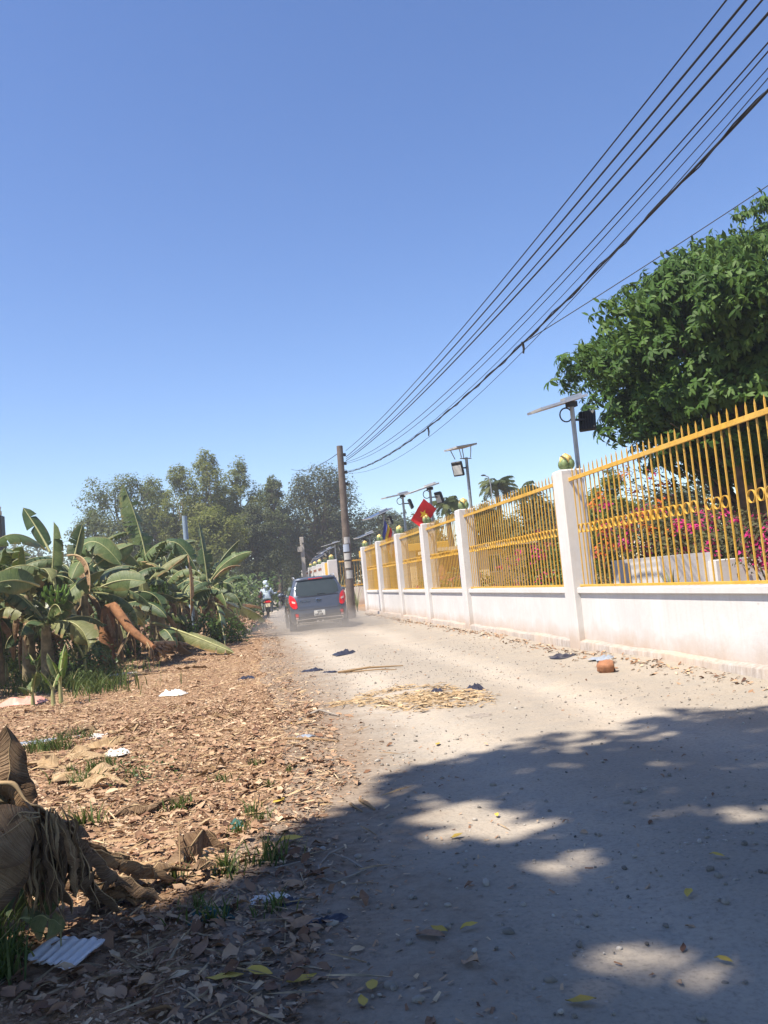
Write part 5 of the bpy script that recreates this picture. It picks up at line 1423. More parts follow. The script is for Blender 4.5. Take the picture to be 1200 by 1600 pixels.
patch('badge_field', [(-.072, .805, .825), (-.05, .785, .845), (0, .777, .853), (.05, .785, .845), (.072, .805, .825)], 'car_black', .0125, bd, True, 6, 18)
stroke_text(['KIA'], 'lettering', bd, 'chrome', .0155, .040, .009, [-.050], [.795])
stroke_text(['picanto'], 'lettering', car, 'chrome', .008, .055, .010, [-.52], [.80])
b = MB(); p, n = outline(0, 1.05)
b.tube([outline(-.02, .985)[0]+np.array([0, -.015, 0]), outline(.22, .99)[0]+np.array([0, -.015, 0])], .006, 5); b.build('wiper', MAT['car_black'], car)
for sg in (-1, 1):                           # side windows, doors, rails, mirrors
    b = MB(); rows = []
    for y in np.linspace(.62, 2.35, 12):
        zt = np.interp(y, [.62, .8, 1.6, 1.95, 2.35], [1.16, 1.33, 1.36, 1.31, 1.05]); zb = np.interp(y, [.62, .9, 2.35], [1.08, .985, .985])
        rows.append([(sg*(cz(HWZ, zb+(zt-zb)*f)+.006), y, zb+(zt-zb)*f) for f in np.linspace(0, 1, 5)])
    b.sheet(rows); b.build('side_window', MAT['car_glass'], car)
    b = MB(); b.box((sg*.70-.012 if sg > 0 else -.70-.012, 1.28, .99), (sg*.70+.028, 1.36, 1.36)); 
    b = MB(); b.tube([(sg*.565, .62, 1.455), (sg*.575, .8, 1.505), (sg*.575, 1.5, 1.51), (sg*.555, 1.72, 1.465)], .016, 6); b.build('roof_rail', MAT['alu'], car)
    b = MB(); b.ball((sg*.93, 2.18, 1.02), (.10, .055, .075)); b.tube([(sg*.78, 2.2, .98), (sg*.88, 2.19, 1.0)], .02, 5); b.build('mirror', MAT['car_paint'], car)
    b = MB(); b.box((sg*.808-.012, 1.0, .80), (sg*.808+.012, 1.16, .825), 0, None, .004); b.build('door_handle', MAT['chrome'], car)
    for yy in (.70, 2.95):
        b = MB(); b.lathe([(.0, 0), (.335, 0), (.345, .004), (.345, .012)], 22); 
        for i_, v in enumerate(b.v): b.v[i_] = (sg*(.797+v[2]), yy+v[0], max(.20, .30+v[1]))
        b.build('wheel_arch', MAT['car_black'], car)
        wh = empty('wheel', (0, 0, 0)); wh.parent = car
        b = MB(); b.lathe([(.20, -.09), (.27, -.095), (.29, -.07), (.295, 0), (.29, .07), (.27, .095), (.20, .09)], 24)
        b.v = [(sg*(.735+v[2]), yy+v[0], .295+v[1]) for v in b.v]; b.build('tyre', MAT['rubber'], wh)
        b = MB(); b.lathe([(0, .085), (.05, .085), (.06, .06), (.19, .07), (.205, .09)], 20)
        for k in range(5):
            a = k*2*math.pi/5; b.tube([(.05*math.cos(a), .05*math.sin(a), .08), (.195*math.cos(a), .195*math.sin(a), .08)], .022, 5)
        b.v = [(sg*(.735+v[2]), yy+v[0], .295+v[1]) for v in b.v]; b.build('rim', MAT['rim'], wh)
b = MB(); b.tube([(0, .70, 1.47), (0, .66, 1.60)], [.008, .004], 6); b.lathe([(.03, 0), (.03, .015), (0, .03)], 8, 0, (0, .70, 1.478)); b.build('aerial', MAT['car_black'], car)
# seat backs and a head showing dark through the tinted glass would need clear panes; the glass is nearly black
car.location = (1.97, 23.55, 0.0); car.rotation_euler = (0, rad(-1.3), rad(0.0))

# ------------------------------------------------------------------ rider and motorbike
MAT['jacket'] = simple('pale_blue_jacket', (0.44, 0.53, 0.60), .8, 0, .14, 9)
MAT['trousers'] = simple('grey_green_trousers', (0.16, 0.20, 0.18), .85, 0, .15, 9)
MAT['skin'] = simple('skin', (0.42, 0.25, 0.17), .6, 0, .06, 9)
MAT['bag'] = simple('dark_red_bag', (0.13, 0.02, 0.025), .8, 0, .15, 9)
MAT['bike_black'] = simple('black_bike_plastic', (0.025, 0.025, 0.028), .4, 0, .1, 9)
MAT['bike_plate'] = simple('cream_bike_plate', (0.72, 0.64, 0.42), .5, 0, .05, 9)
def skin_body(joints, bones, name, mats, assign, sub=2, root=0):
    me = bpy.data.meshes.new(name); me.from_pydata([j[0] for j in joints], bones, []); me.update()
    o = bpy.data.objects.new(name, me); COL.objects.link(o)
    md = o.modifiers.new('skin', 'SKIN'); md.use_smooth_shade = True
    sv = me.skin_vertices[0].data
    for i, j in enumerate(joints): sv[i].radius = (j[1], j[2] if len(j) > 2 else j[1]); sv[i].use_root = (i == root)
    sb = o.modifiers.new('sub', 'SUBSURF'); sb.levels = sub; sb.render_levels = sub
    dg = bpy.context.evaluated_depsgraph_get(); dg.update()
    m2 = bpy.data.meshes.new_from_object(o.evaluated_get(dg)); m2.name = name
    bpy.data.objects.remove(o)
    for m in mats: m2.materials.append(m)
    for p in m2.polygons: p.material_index = assign(p.center); p.use_smooth = True
    return m2
person = empty('person', (0, 0, 0), 0, 'person in a pale blue hooded jacket riding a motorbike, right arm held out', 'person')
J = [((0, -.02, .80), .15, .12), ((0, .02, 1.00), .145, .11), ((0, .08, 1.20), .17, .11), ((0, .12, 1.32), .06, .06), ((0, .15, 1.40), .065, .07), ((0, .16, 1.50), .085, .095), ((0, .16, 1.57), .06, .07),
     ((-.19, .10, 1.24), .07), ((-.29, .20, 1.03), .05), ((-.30, .44, .98), .036), ((-.30, .52, .99), .030),
     ((.19, .10, 1.24), .07), ((.30, .12, 1.02), .05), ((.46, .28, 1.07), .036), ((.53, .34, 1.10), .030),
     ((-.11, .02, .77), .105), ((-.21, .40, .74), .075), ((-.19, .30, .36), .05), ((-.19, .27, .28), .042), ((-.20, .42, .25), .036),
     ((.11, .02, .77), .105), ((.21, .40, .74), .075), ((.19, .30, .36), .05), ((.19, .27, .28), .042), ((.20, .42, .25), .036)]
BN = [(0, 1), (1, 2), (2, 3), (3, 4), (4, 5), (5, 6), (2, 7), (7, 8), (8, 9), (9, 10), (2, 11), (11, 12), (12, 13), (13, 14), (0, 15), (15, 16), (16, 17), (17, 18), (18, 19), (0, 20), (20, 21), (21, 22), (22, 23), (23, 24)]
def asg(c):
    if c.z > 1.35: return 2
    if c.z < .32: return 3
    if c.z < .86 and abs(c.x) < .30 and not (c.z > .8 and c.y < .05 and c.z > .84): return 1
    if (c.x > .47) or (c.x < -.24 and c.y > .46): return 2
    return 0
link('body', skin_body(J, BN, 'body', [MAT['jacket'], MAT['trousers'], MAT['skin'], MAT['bike_black']], asg), person)
for sg, w in ((1, (.53, .34, 1.10)), (-1, (-.30, .52, .99))):       # hands with separate fingers
    b = MB(); d = norm(np.array([.75, .6, .12])) if sg > 0 else norm(np.array([.0, .8, -.3])); w = np.array(w); sd = norm(np.cross(d, [0, 0, 1]))
    b.tube([w-d*.02, w+d*.04, w+d*.085], [.028, .038, .034], 8)
    for k, l in enumerate((.062, .072, .068, .052)):
        s = w+d*.08+sd*(k-1.5)*.02; b.tube([s, s+d*l*.55+np.array([0, 0, -.01]), s+d*l*.8+np.array([0, 0, -.035])], [.0095, .009, .007], 6)
    s = w+d*.03-sd*.035; b.tube([s, s+d*.03-sd*.02, s+d*.06-sd*.02], [.012, .010, .008], 6)
    b.build('hand', MAT['skin'], person)
b = MB()                                     # hood drawn over the head, open to the front
rows = []
for i in range(9):
    t = i/8*math.pi*.95; R = []
    for k in range(15):
        a = math.pi*(-1.30+2.60*k/14)-math.pi/2
        r = .135*math.sin(min(t+.25, math.pi*.72)) if t < 2.2 else .135*.77-(t-2.2)*.02
        R.append((r*math.cos(a), .15+r*1.1*math.sin(a)+.0, 1.645-.155*(1-math.cos(t))))
    rows.append(R)
b.sheet(rows); b.ball((0, .13, 1.50), (.122, .125, .145)); b.ball((0, .03, 1.36), (.13, .09, .07)); b.build('hood', MAT['jacket'], person)
b = MB(); b.ball((-.27, .10, 1.0), (.07, .12, .15)); b.tube([(-.27, .1, 1.12), (-.18, .04, 1.3), (-.05, .08, 1.36)], .014, 5); b.build('shoulder_bag', MAT['bag'], person)
bike = empty('motorbike', (0, 0, 0), 0, 'small black motorbike seen from behind with red tail lamp and cream plate', 'motorbike')
def wheel(y, par):
    w = empty('wheel', (0, 0, 0)); w.parent = par
    b = MB(); b.lathe([(.22, -.04), (.27, -.045), (.295, 0), (.27, .045), (.22, .04)], 22); b.v = [(v[2], y+v[0], .295+v[1]) for v in b.v]; b.build('tyre', MAT['rubber'], w)
    b = MB(); b.lathe([(.03, .03), (.215, .025), (.225, 0), (.215, -.025), (.03, -.03)], 18); b.v = [(v[2], y+v[0], .295+v[1]) for v in b.v]; b.build('rim', MAT['rim'], w)
wheel(-.42, bike); wheel(.82, bike)
b = MB(); rows = []
for y, w_, z in ((-.62, .09, .80), (-.4, .15, .80), (-.1, .15, .77), (.2, .11, .75), (.3, .08, .78)):
    rows.append([(-w_, y, z-.07), (-w_, y, z), (0, y, z+.025), (w_, y, z), (w_, y, z-.07), (0, y, z-.09), (-w_, y, z-.07)])
b.sheet(rows); b.build('seat', MAT['bike_black'], bike)
b = MB(); b.box((-.12, -.66, .50), (.12, .05, .72), 0, None, .05); b.box((-.10, .0, .3), (.10, .35, .62), 0, None, .05); b.box((-.05, -.70, .34), (.05, -.60, .55), 0, None, .02)
b.box((-.14, .5, .45), (.14, .62, .95), 0, None, .04); b.build('fairing', MAT['bike_black'], bike)
b = MB(); b.box((-.115, -.70, .665), (.115, -.62, .755), 0, None, .02); tl = b.build('tail_light', MAT['red_lens'], bike)
for sg in (-1, 1):
    b = MB(); b.ball((sg*.13, -.66, .70), (.035, .04, .03)); b.build('indicator', MAT['flag_orange'], bike)
    b = MB(); b.tube([(sg*.12, -.42, .295), (sg*.14, -.40, .62)], .025, 6); b.build('shock_absorber', MAT['galv'], bike)
    b = MB(); b.tube([(sg*.05, .60, 1.0), (sg*.32, .52, .99)], .014, 6); b.build('handlebar', MAT['galv'], bike)
    b = MB(); b.tube([(sg*.28, .55, 1.0), (sg*.36, .56, 1.16)], .008, 5); b.ball((sg*.37, .55, 1.20), (.06, .015, .04)); b.build('mirror', MAT['bike_black'], bike)
b = MB(); b.box((-.10, -.725, .49), (.10, -.708, .64)); b.build('number_plate', MAT['bike_plate'], bike)
b = MB(); b.tube([(.13, -.60, .36), (.13, .0, .28)], [.045, .03], 8); b.build('exhaust_pipe', MAT['galv'], bike)
b = MB(); b.tube([(0, .82, .295), (0, .62, .95)], .035, 6); b.build('fork', MAT['galv'], bike)
rp = gr(420, 966)
for o in (person, bike): o.location = (rp[0], rp[1]+.5, 0)
# a second bike further on, mostly hidden behind the car
b2 = copy_tree(bike); p = at(446, 935, 52); b2.location = (p[0], 52, 0); b2.rotation_euler = (0, 0, rad(150)); b2['label'] = 'dark motorbike standing further up the road, half hidden by the car'
# ------------------------------------------------------------------ litter, stones and small things on the ground
def litter_mat(name, stops, trans=.1, rough=.75):
    m, nt, b = new_mat(name)
    at_ = N(nt, 'ShaderNodeAttribute', attribute_name='tint')
    col = ramp(nt, at_.outputs['Fac'], stops)
    n1 = noise(nt, 55, 3, .6, coords(nt, 'Object'))
    col = mix(nt, .5, col, ramp(nt, n1, [(.3, (.6, .58, .55)), (.7, (1.2, 1.2, 1.2))]), 'MULTIPLY')
    nt.links.new(col, b.inputs['Base Color']); b.inputs['Roughness'].default_value = rough; b.inputs['Specular IOR Level'].default_value = .25
    return m
MAT['litter'] = litter_mat('dry_leaf_litter', [(0, (.085, .043, .028)), (.22, (.20, .105, .060)), (.5, (.32, .198, .122)), (.75, (.44, .30, .19)), (1, (.56, .43, .29))])
MAT['straw'] = litter_mat('straw', [(0, (.26, .17, .09)), (.5, (.42, .30, .17)), (1, (.56, .44, .28))])
MAT['stone'] = litter_mat('stone', [(0, (.13, .12, .11)), (.5, (.27, .245, .215)), (1, (.44, .41, .37))], 0, .9)
MAT['yellow_leaf'] = litter_mat('fallen_yellow_leaf', [(0, (.40, .27, .05)), (1, (.56, .40, .08))])
MAT['black_plastic'] = simple('black_plastic_scrap', (.03, .03, .045), .35, 0, .3, 20)
MAT['blue_plastic'] = simple('blue_plastic_scrap', (.25, .285, .34), .5, 0, .2, 20)
MAT['pink_plastic'] = simple('pink_plastic', (.62, .30, .24), .5, 0, .12, 14)
MAT['white_plastic'] = simple('white_plastic', (.66, .62, .57), .5, 0, .14, 14)
MAT['teal'] = simple('teal_cloth', (.03, .10, .09), .8, 0, .2, 14)
MAT['twig'] = simple('grey_twig', (.26, .225, .19), .9, 0, .25, 14)
MAT['sheet'] = simple('fibre_cement', (.74, .71, .70), .85, 0, .1, 10, .2, .2)
MAT['husk'] = simple('rusty_brown_husk', (.30, .14, .075), .85, 0, .35, 12, .2, .6)

def dead_leaf(seed, curl=1.0):
    """curled leaf, 1 long: 3 x 4 points"""
    r = np.random.default_rng(seed); V = []
    w = [.02, .16, .22, .15, .01]
    for i in range(5):
        y = i/4 - .5; base = .10*curl*math.cos(y*3+r.normal(0, .5)) + r.normal(0, .02)
        for j in (-1, 0, 1):
            V.append([j*w[i]*r.uniform(.85, 1.15), y, base + (abs(j))*curl*r.uniform(.0, .13)])
    V = np.array(V); V[:, 2] -= V[:, 2].min()
    Q = [[i*3+j, i*3+j+1, (i+1)*3+j+1, (i+1)*3+j] for i in range(4) for j in range(2)]
    return V, np.array(Q)
DL = [dead_leaf(s, c) for s, c in ((1, .6), (2, 1.0), (3, 1.5), (4, .4), (5, 1.1), (6, .8))]
def ground_scatter(name, X, Y, size, tilt, mat, tmpl, rng, tint=None, lift=.004, label=None, sx=None):
    ctr = gr(104, 1510); keep_ = np.hypot((X-ctr[0])/.17, (Y-ctr[1])/.12) > 1; X, Y, size = X[keep_], Y[keep_], size[keep_]; tint = tint if tint is None else tint[keep_]
    n = len(X); pick = rng.integers(0, len(tmpl), n); V = []; Q = []; T = []; off = 0
    tint = np.clip(rng.normal(.5, .24, n), 0, 1) if tint is None else tint
    for k, (tv, tq) in enumerate(tmpl):
        m = pick == k
        if not m.any(): continue
        x, y, s = X[m], Y[m], size[m]
        P = np.stack([x, y, height(x, y)+lift+rng.uniform(0, .010, len(x))], -1)
        S = np.stack([s*rng.uniform(.7, 1.25, len(s)), s, s], -1)
        v, q, idx = scatter(tv, tq, P, rots(len(x), rng, tilt), S)
        V.append(v); Q.append(q+off); T.append(tint[m][idx]); off += len(v)
    o = link(name, np_mesh(name, np.concatenate(V), np.concatenate(Q), mat, tint=np.concatenate(T)))
    return tag(o, label, None, None, 'stuff')
rl = np.random.default_rng(61)
def patchy(x, y, lo=.25):
    k = rl.uniform(0, 1, len(x)) < np.clip(.62+.75*wob(x, y, 1.5, 10)+.35*wob(x, y, 4.2, 1), lo, 1); return x[k], y[k]
def verge_pts(n, y0, y1, xl, spread, p=1.0):
    y = y0 + (y1-y0)*rl.uniform(0, 1, n)**p
    x = road_edge(y) + spread*rl.normal(0, 1, n)*(rl.uniform(0, 1, n) < .35) - (np.abs(rl.uniform(0, 1, n)) * (road_edge(y)-np.interp(y, xl[0], xl[1])))
    return x, y
XL = ([0, 3, 6, 12, 20, 30], [-1.9, -2.2, -2.9, -3.8, -3.6, -2.5])
x, y = patchy(*verge_pts(24000, 2.1, 9.0, XL, .22, 1.25), .3)
ground_scatter('leaf_litter', x, y, np.clip(.028*np.exp(rl.normal(0, .58, len(x))), .009, .11), .4, MAT['litter'], DL, rl, None, .003, 'brown dry leaves strewn thickly over the near left verge')
x, y = patchy(*verge_pts(30000, 8.0, 27, XL, .25, 1.3), .15)
ground_scatter('leaf_litter', x, y, np.clip(.030*np.exp(rl.normal(0, .55, len(x))), .01, .14), .3, MAT['litter'], DL, rl, np.clip(rl.normal(.60, .22, len(x)), 0, 1), .004, 'brown dry leaves strewn over the further left verge')
x = rl.uniform(-5, 1.2, 5000); y = rl.uniform(26, 62, 5000); k = x < road_edge(y)+.1; x, y = x[k], y[k]
ground_scatter('leaf_litter', x, y, rl.uniform(.08, .24, len(x)), .6, MAT['litter'], DL, rl, None, .004, 'dry leaves over the far verge under the trees')
# chips and crumbs
CH = [(np.array([[-.5, -.2, .02], [.5, -.12, .05], [.5, .15, .02], [-.5, .2, .06]]), np.array([[0, 1, 2, 3]]))]
x, y = verge_pts(60000, 2.1, 18, XL, .5, 1.2)
ground_scatter('leaf_crumbs', x, y, rl.uniform(.008, .032, len(x)), .5, MAT['litter'], CH, rl, np.clip(rl.normal(.6, .26, len(x)), 0, 1), .003, 'small chips of dry leaf between the larger leaves')
# straw bits on the verge, and stalks
ST = [(np.array([[-.5, -.018, .01], [.5, -.012, .03], [.5, .012, .03], [-.5, .018, .01], [0, 0, .06]]), np.array([[0, 1, 4, 3], [4, 1, 2, 3]]))]
x, y = verge_pts(1900, 2.2, 16, XL, .35, 1.3)
ground_scatter('straw_bits', x, y, rl.uniform(.06, .22, len(x)), .2, MAT['straw'], ST, rl, None, .008, 'pale straw stalks lying among the leaves')
# the heap of straw on the road
STH = ST+ST+ST+[(v*np.array([.45,.6,.3]), q) for v, q in DL[:3]]
n = 1500; a = rl.uniform(0, 6.28, n); r = rl.uniform(0, 1, n)**.7
x = 1.68+.60*r*np.cos(a)+.06*rl.normal(0, 1, n); y = 8.55+1.0*r*np.sin(a)-.5*(x-1.66)+.1*rl.normal(0, 1, n); k_ = wob(x, y, 3.2, 6) > -.55; x, y = x[k_], y[k_]; n = len(x)
tag(ground_scatter('straw_heap', x, y, rl.uniform(.03, .16, n)*np.where(rl.uniform(0,1,n)<.15, 1.7, 1), .16, MAT['straw'], STH, rl, np.clip(rl.normal(.42,.26,n),0,1), .006, 'loose heap of broken straw lying in the road')) 
x = np.r_[rl.uniform(.75, 1.3, 60)]; y = 8.75+rl.normal(0, .12, 60)
ground_scatter('straw_bits', x, y, rl.uniform(.08, .3, 60), .15, MAT['straw'], ST, rl, None, .01, 'thin line of straw left of the heap in the road')
# leaves and rubbish gathered along the foot of the wall
y = rl.uniform(5.5, 31, 1100); x = 4.22+.16*rl.normal(0, 1, 1100)*np.clip(rl.uniform(0, 1.4, 1100), 0, 1); k = x < 4.38; x, y = x[k], y[k]
ground_scatter('leaf_litter', x, y, rl.uniform(.02, .09, len(x)), .5, MAT['litter'], DL, rl, None, .003, 'dry leaves gathered along the foot of the white wall')
x = rl.uniform(.7, 4.2, 420); y = 2.2+rl.uniform(0, 1, 420)**1.3*22
ground_scatter('leaf_litter', x, y, rl.uniform(.015, .05, 420), .4, MAT['litter'], DL, rl, None, .003, 'stray dry leaves on the dusty road')

# gravel
def rock(seed):
    r = np.random.default_rng(seed); V = []
    for i in range(4):
        t = math.pi*(i+.5)/4
        for k in range(6):
            a = 2*math.pi*k/6
            q = .5*r.uniform(.72, 1.15); V.append([q*math.sin(t)*math.cos(a), q*.8*math.sin(t)*math.sin(a), .33*math.cos(t)*r.uniform(.8, 1.1)])
    V.append([0, 0, .30]); V.append([0, 0, -.3])
    Q = [[i*6+k, (i+1)*6+k, (i+1)*6+(k+1) % 6, i*6+(k+1) % 6] for i in range(3) for k in range(6)]
    Q += [[24, k, (k+1) % 6, (k+2) % 6] for k in (0, 2, 4)]
    return np.array(V), np.array(Q)
RK = [rock(s) for s in range(4)]
n = 14000; y = 1.7+rl.uniform(0, 1, n)**1.7*14; x = rl.uniform(0, 4.35, n)
k = (x > road_edge(y)-.15) & (rl.uniform(0, 1, n) < np.clip(.35+.6*wob(x, y, 1.3, 7), .08, 1)); x, y = x[k], y[k]
ground_scatter('gravel', x, y, rl.gamma(2.2, .0042, len(x))+.004, .6, MAT['stone'], RK, rl, None, .002, 'small grey stones scattered over the dusty road')
stone_me = [np_mesh('stone', v, q, MAT['stone'], tint=np.full(len(v), t_), smooth=False) for (v, q), t_ in zip(RK, (.25, .45, .6, .8))]
for k, (px, py) in enumerate([(322, 1100), (612, 1552), (655, 1575), (505, 1332), (905, 1480), (610, 1280), (980, 1258), (742, 1280), (1110, 1360), (1122, 1370), (930, 1425), (700, 1420), (795, 1462), (1000, 1240), (560, 1345), (520, 1450), (470, 1128), (690, 1215), (770, 1225), (590, 1190), (1040, 1440), (860, 1540), (1095, 1585), (760, 1385)]):
    p = gr(px, py); s = random.uniform(.022, .045)*(1 if py > 1200 else 1.2)
    o = link('stone', stone_me[k % 4], None, (p[0], p[1], float(height(p[0], p[1]))+.010)); o.scale = (s*1.3, s, s*1.1); o.rotation_euler = (random.uniform(-.3, .3), 0, random.uniform(0, 6))
    tag(o, 'larger grey stone lying loose on the dusty road', 'stone', 'larger stones on the road')
# yellow leaves on the road
yl_me = [np_mesh('yellow_leaf', v, q, MAT['yellow_leaf'], tint=np.full(len(v), t_)) for (v, q), t_ in zip((DL[0], DL[3], DL[1]), (.3, .7, .9))]
for px, py, s, lab in ((583, 1555, .085, 'greenish yellow leaf at the bottom left of the road'), (568, 1581, .07, 'yellow leaf lowest on the left of the road'), (909, 1575, .085, 'upright brown-yellow leaf at the bottom middle of the road'), (687, 1461, .075, 'yellow leaf in the shade left of the brown one'), (1076, 1397, .07, 'yellow leaf on the shaded right side of the road'), (1121, 1342, .06, 'pale green leaf by two stones on the right'), (684, 1161, .085, 'bright yellow leaf just above the shade edge'), (714, 1313, .07, 'tan leaf in the shade below the sunlit streak'), (404, 1535, .10, 'bright yellow leaf upright in the dark litter'), (472, 1544, .10, 'yellow leaf flat in the dark litter near the road'), (436, 1257, .10, 'orange-yellow leaf on the sunny verge'), (455, 1322, .13, 'pale yellow leaf with a notch beside green grass'), (352, 1543, .12, 'dull yellow-brown leaf in the dark litter'), (776, 1272, .05, 'greenish leaf on the sunlit streak'), (455, 1137, .06, 'small yellow leaf on the verge beside the road'), (734, 1457, .07, 'brown leaf right of the yellow one in the shade'), (1130, 1495, .06, 'reddish leaf at the right of the shaded road')):
    p = gr(px, py); o = link('yellow_leaf', yl_me[int(px) % 3], None, (p[0], p[1], float(height(p[0], p[1]))+.016)); o.scale = (s, s, s*.6); o.rotation_euler = (random.uniform(-.1, .1), random.uniform(-.1, .1), random.uniform(0, 6.28))
    tag(o, lab, 'leaf', 'fallen yellow leaves')
# larger dry leaves near the viewer, one by one
big = [np_mesh('dry_leaf', v, q, MAT['litter'], tint=np.full(len(v), t_)) for (v, q) in DL for t_ in (.15, .35, .5, .7)]
cnt = 0
while cnt < 220:
    px = random.uniform(0, 520); py = random.uniform(1230, 1600); p = gr(px, py)
    if p[0] > road_edge(p[1])+.05 or (px < 200 and py < 1470) : continue
    s = random.uniform(.05, .095); o = link('dry_leaf', big[random.randrange(len(big))], None, (p[0], p[1], float(height(p[0], p[1]))+random.uniform(.006, .022))); o.scale = (s*random.uniform(.8, 1.3), s, s); o.rotation_euler = (random.gauss(0, .25), random.gauss(0, .25), random.uniform(0, 6.28))
    tag(o, 'brown dry leaf lying in the litter of the near verge', 'leaf', 'large dry leaves on the near verge'); cnt += 1
# long dry banana leaf pieces
for k, (px, py, L, W, kd, lab) in enumerate(((105, 1200, .62, .13, 'p', 'pale curled banana leaf piece nearest the dead plant'), (150, 1225, .55, .12, 'p', 'tan curled banana leaf piece below the grass tuft'), (190, 1165, .5, .11, 'p', 'pale dry leaf heap piece left of the white scrap'), (165, 1240, .45, .10, 'p', 'dry banana leaf strip right of the curled tan piece'), (155, 1178, .45, .10, 'p', 'dry banana leaf piece behind the pale heap'), (120, 1150, .4, .08, 'k', 'brown dry leaf strip by the grey scrap'), (195, 1150, .45, .07, 'p', 'flat tan strip by the white pebble'), (330, 1130, .5, .05, 'b', 'thin tan strip on the sunny verge'), (305, 1355, .35, .08, 'k', 'twisted brown strip at the shade edge'), (230, 1275, .45, .08, 'k', 'brown strip lying below the tan pieces'), (240, 1060, .5, .1, 'k', 'brown strip near the foot of the stump'), (300, 1052, .6, .1, 'b', 'tan strip lying before the fallen green leaf'), (330, 1210, .3, .05, 'b', 'small tan strip in the middle of the verge'), (70, 1215, .45, .10, 'p', 'curled tan piece right beside the dead plant'), (265, 1395, .4, .10, 'k', 'dark brown strip spreading from the dead plant'))):
    p = gr(px, py); a = random.uniform(-.5, .5)+(0 if k % 2 else .3); d = np.array([math.cos(a), math.sin(a), 0])*L/2
    p0 = p-d; p1 = p+d; p0[2] = float(height(p0[0], p0[1]))+.02; p1[2] = float(height(p1[0], p1[1]))+.02
    o = leaf_blade(arc(p0, p1, (0, 0, random.uniform(.02, .10)), 14), W, (random.gauss(0, .3), random.gauss(0, .3)-.2, 1), rd, MAT[BM[kd][0]], MAT[BM[kd][1]], random.uniform(-.15, .3), .06, random.uniform(-.1, .4), .003, .02, 'banana_leaf_piece', None, .9, 0, .025)
    tag(o, lab, 'leaf', 'dry banana leaf pieces on the verge')

# crumpled scraps
def scrap(name, px, py, w, d, h, mat, label, cat, seed, amp=1.0):
    r = np.random.default_rng(seed); p = gr(px, py); n = 9; P = np.zeros((n, n, 3)); z0 = float(height(p[0], p[1]))
    ph = r.uniform(0, 6.28, 6)
    for i in range(n):
        for j in range(n):
            u, v = i/(n-1)-.5, j/(n-1)-.5; q = 1+.25*math.sin(5*u+ph[0])+.2*math.sin(7*v+ph[1])
            hh = .55*h*max(0, 1-(2*abs(u))**2.5-(2*abs(v))**2.5)**.5*(.75+.55*amp*math.sin(13*u+6*v+ph[2])+.45*amp*math.sin(17*v-9*u+ph[3])+r.normal(0,.22)) + .006
            P[i, j] = (p[0]+u*w*q, p[1]+v*d*q, z0+max(.004, hh))
    b = MB(); b.sheet(P); return tag(b.build(name, mat, None), label, cat)
scrap('plastic_scrap', 541, 1021, .36, .3, .10, MAT['black_plastic'], 'small black plastic scrap farthest up the road', 'scrap', 1)
scrap('plastic_scrap', 488, 1048, .34, .22, .04, MAT['black_plastic'], 'dark plastic scrap at the left verge before the long stick', 'scrap', 2)
scrap('plastic_scrap', 514, 1050, .22, .12, .03, MAT['black_plastic'], 'small dark scrap touching the long stick on the left', 'scrap', 3)
scrap('plastic_scrap', 681, 1081, .12, .16, .06, MAT['black_plastic'], 'black scrap on the straw heap', 'scrap', 4)
scrap('plastic_scrap', 742, 1077, .16, .2, .08, MAT['black_plastic'], 'black scrap sticking up right of the straw heap', 'scrap', 5)
scrap('plastic_scrap', 885, 1026, .34, .4, .05, MAT['black_plastic'], 'black plastic rag at the foot of the near white post', 'scrap', 6)
scrap('plastic_scrap', 948, 1033, .28, .22, .05, MAT['blue_plastic'], 'blue grey plastic scrap behind the rusty brown husk', 'scrap', 7)
scrap('plastic_scrap', 752, 1121, .22, .12, .02, MAT['twig'], 'flat grey scrap right below the straw heap', 'scrap', 8)
scrap('plastic_bag', 32, 1104, .50, .5, .12, MAT['pink_plastic'], 'pink plastic bag lying at the left edge', 'bag', 9)
scrap('plastic_bag', 268, 1087, .30, .3, .09, MAT['white_plastic'], 'off-white crumpled bag on the sunny verge', 'bag', 10)
scrap('paper_scrap', 180, 1188, .22, .25, .04, MAT['white_plastic'], 'white paper scrap among the tan banana leaves', 'scrap', 11)
scrap('paper_scrap', 152, 1158, .20, .2, .03, MAT['white_plastic'], 'white scrap upper of the two by the grass tuft', 'scrap', 12)
scrap('paper_scrap', 62, 1163, .55, .25, .03, MAT['blue_plastic'], 'grey blue sheet scrap behind the grass tuft', 'scrap', 13, .4)
scrap('paper_scrap', 420, 1410, .12, .12, .02, MAT['white_plastic'], 'pale scrap in the shade beside the teal cloth', 'scrap', 14)
scrap('cloth_scrap', 333, 1437, .13, .12, .03, MAT['teal'], 'dark teal cloth scrap in the shaded litter', 'scrap', 15)
scrap('plastic_scrap', 455, 1415, .08, .08, .02, MAT['black_plastic'], 'small dark blue scrap in the shaded litter', 'scrap', 16)
scrap('plastic_scrap', 508, 1444, .12, .06, .02, MAT['black_plastic'], 'dark scrap at the shaded road edge', 'scrap', 17)
scrap('plastic_scrap', 372, 1294, .07, .1, .04, MAT['teal'], 'small dark green scrap upright on the verge', 'scrap', 18)
scrap('paper_scrap', 195, 1058, .5, .16, .03, MAT['white_plastic'], 'pale strip of rubbish by the foot of the stump', 'scrap', 19)
scrap('plastic_scrap', 478, 1155, .16, .12, .02, MAT['blue_plastic'], 'small blue grey scrap at the road edge', 'scrap', 20)
scrap('plastic_scrap', 385, 1062, .18, .2, .05, MAT['black_plastic'], 'small dark scrap on the sunny verge by the car track', 'scrap', 21)
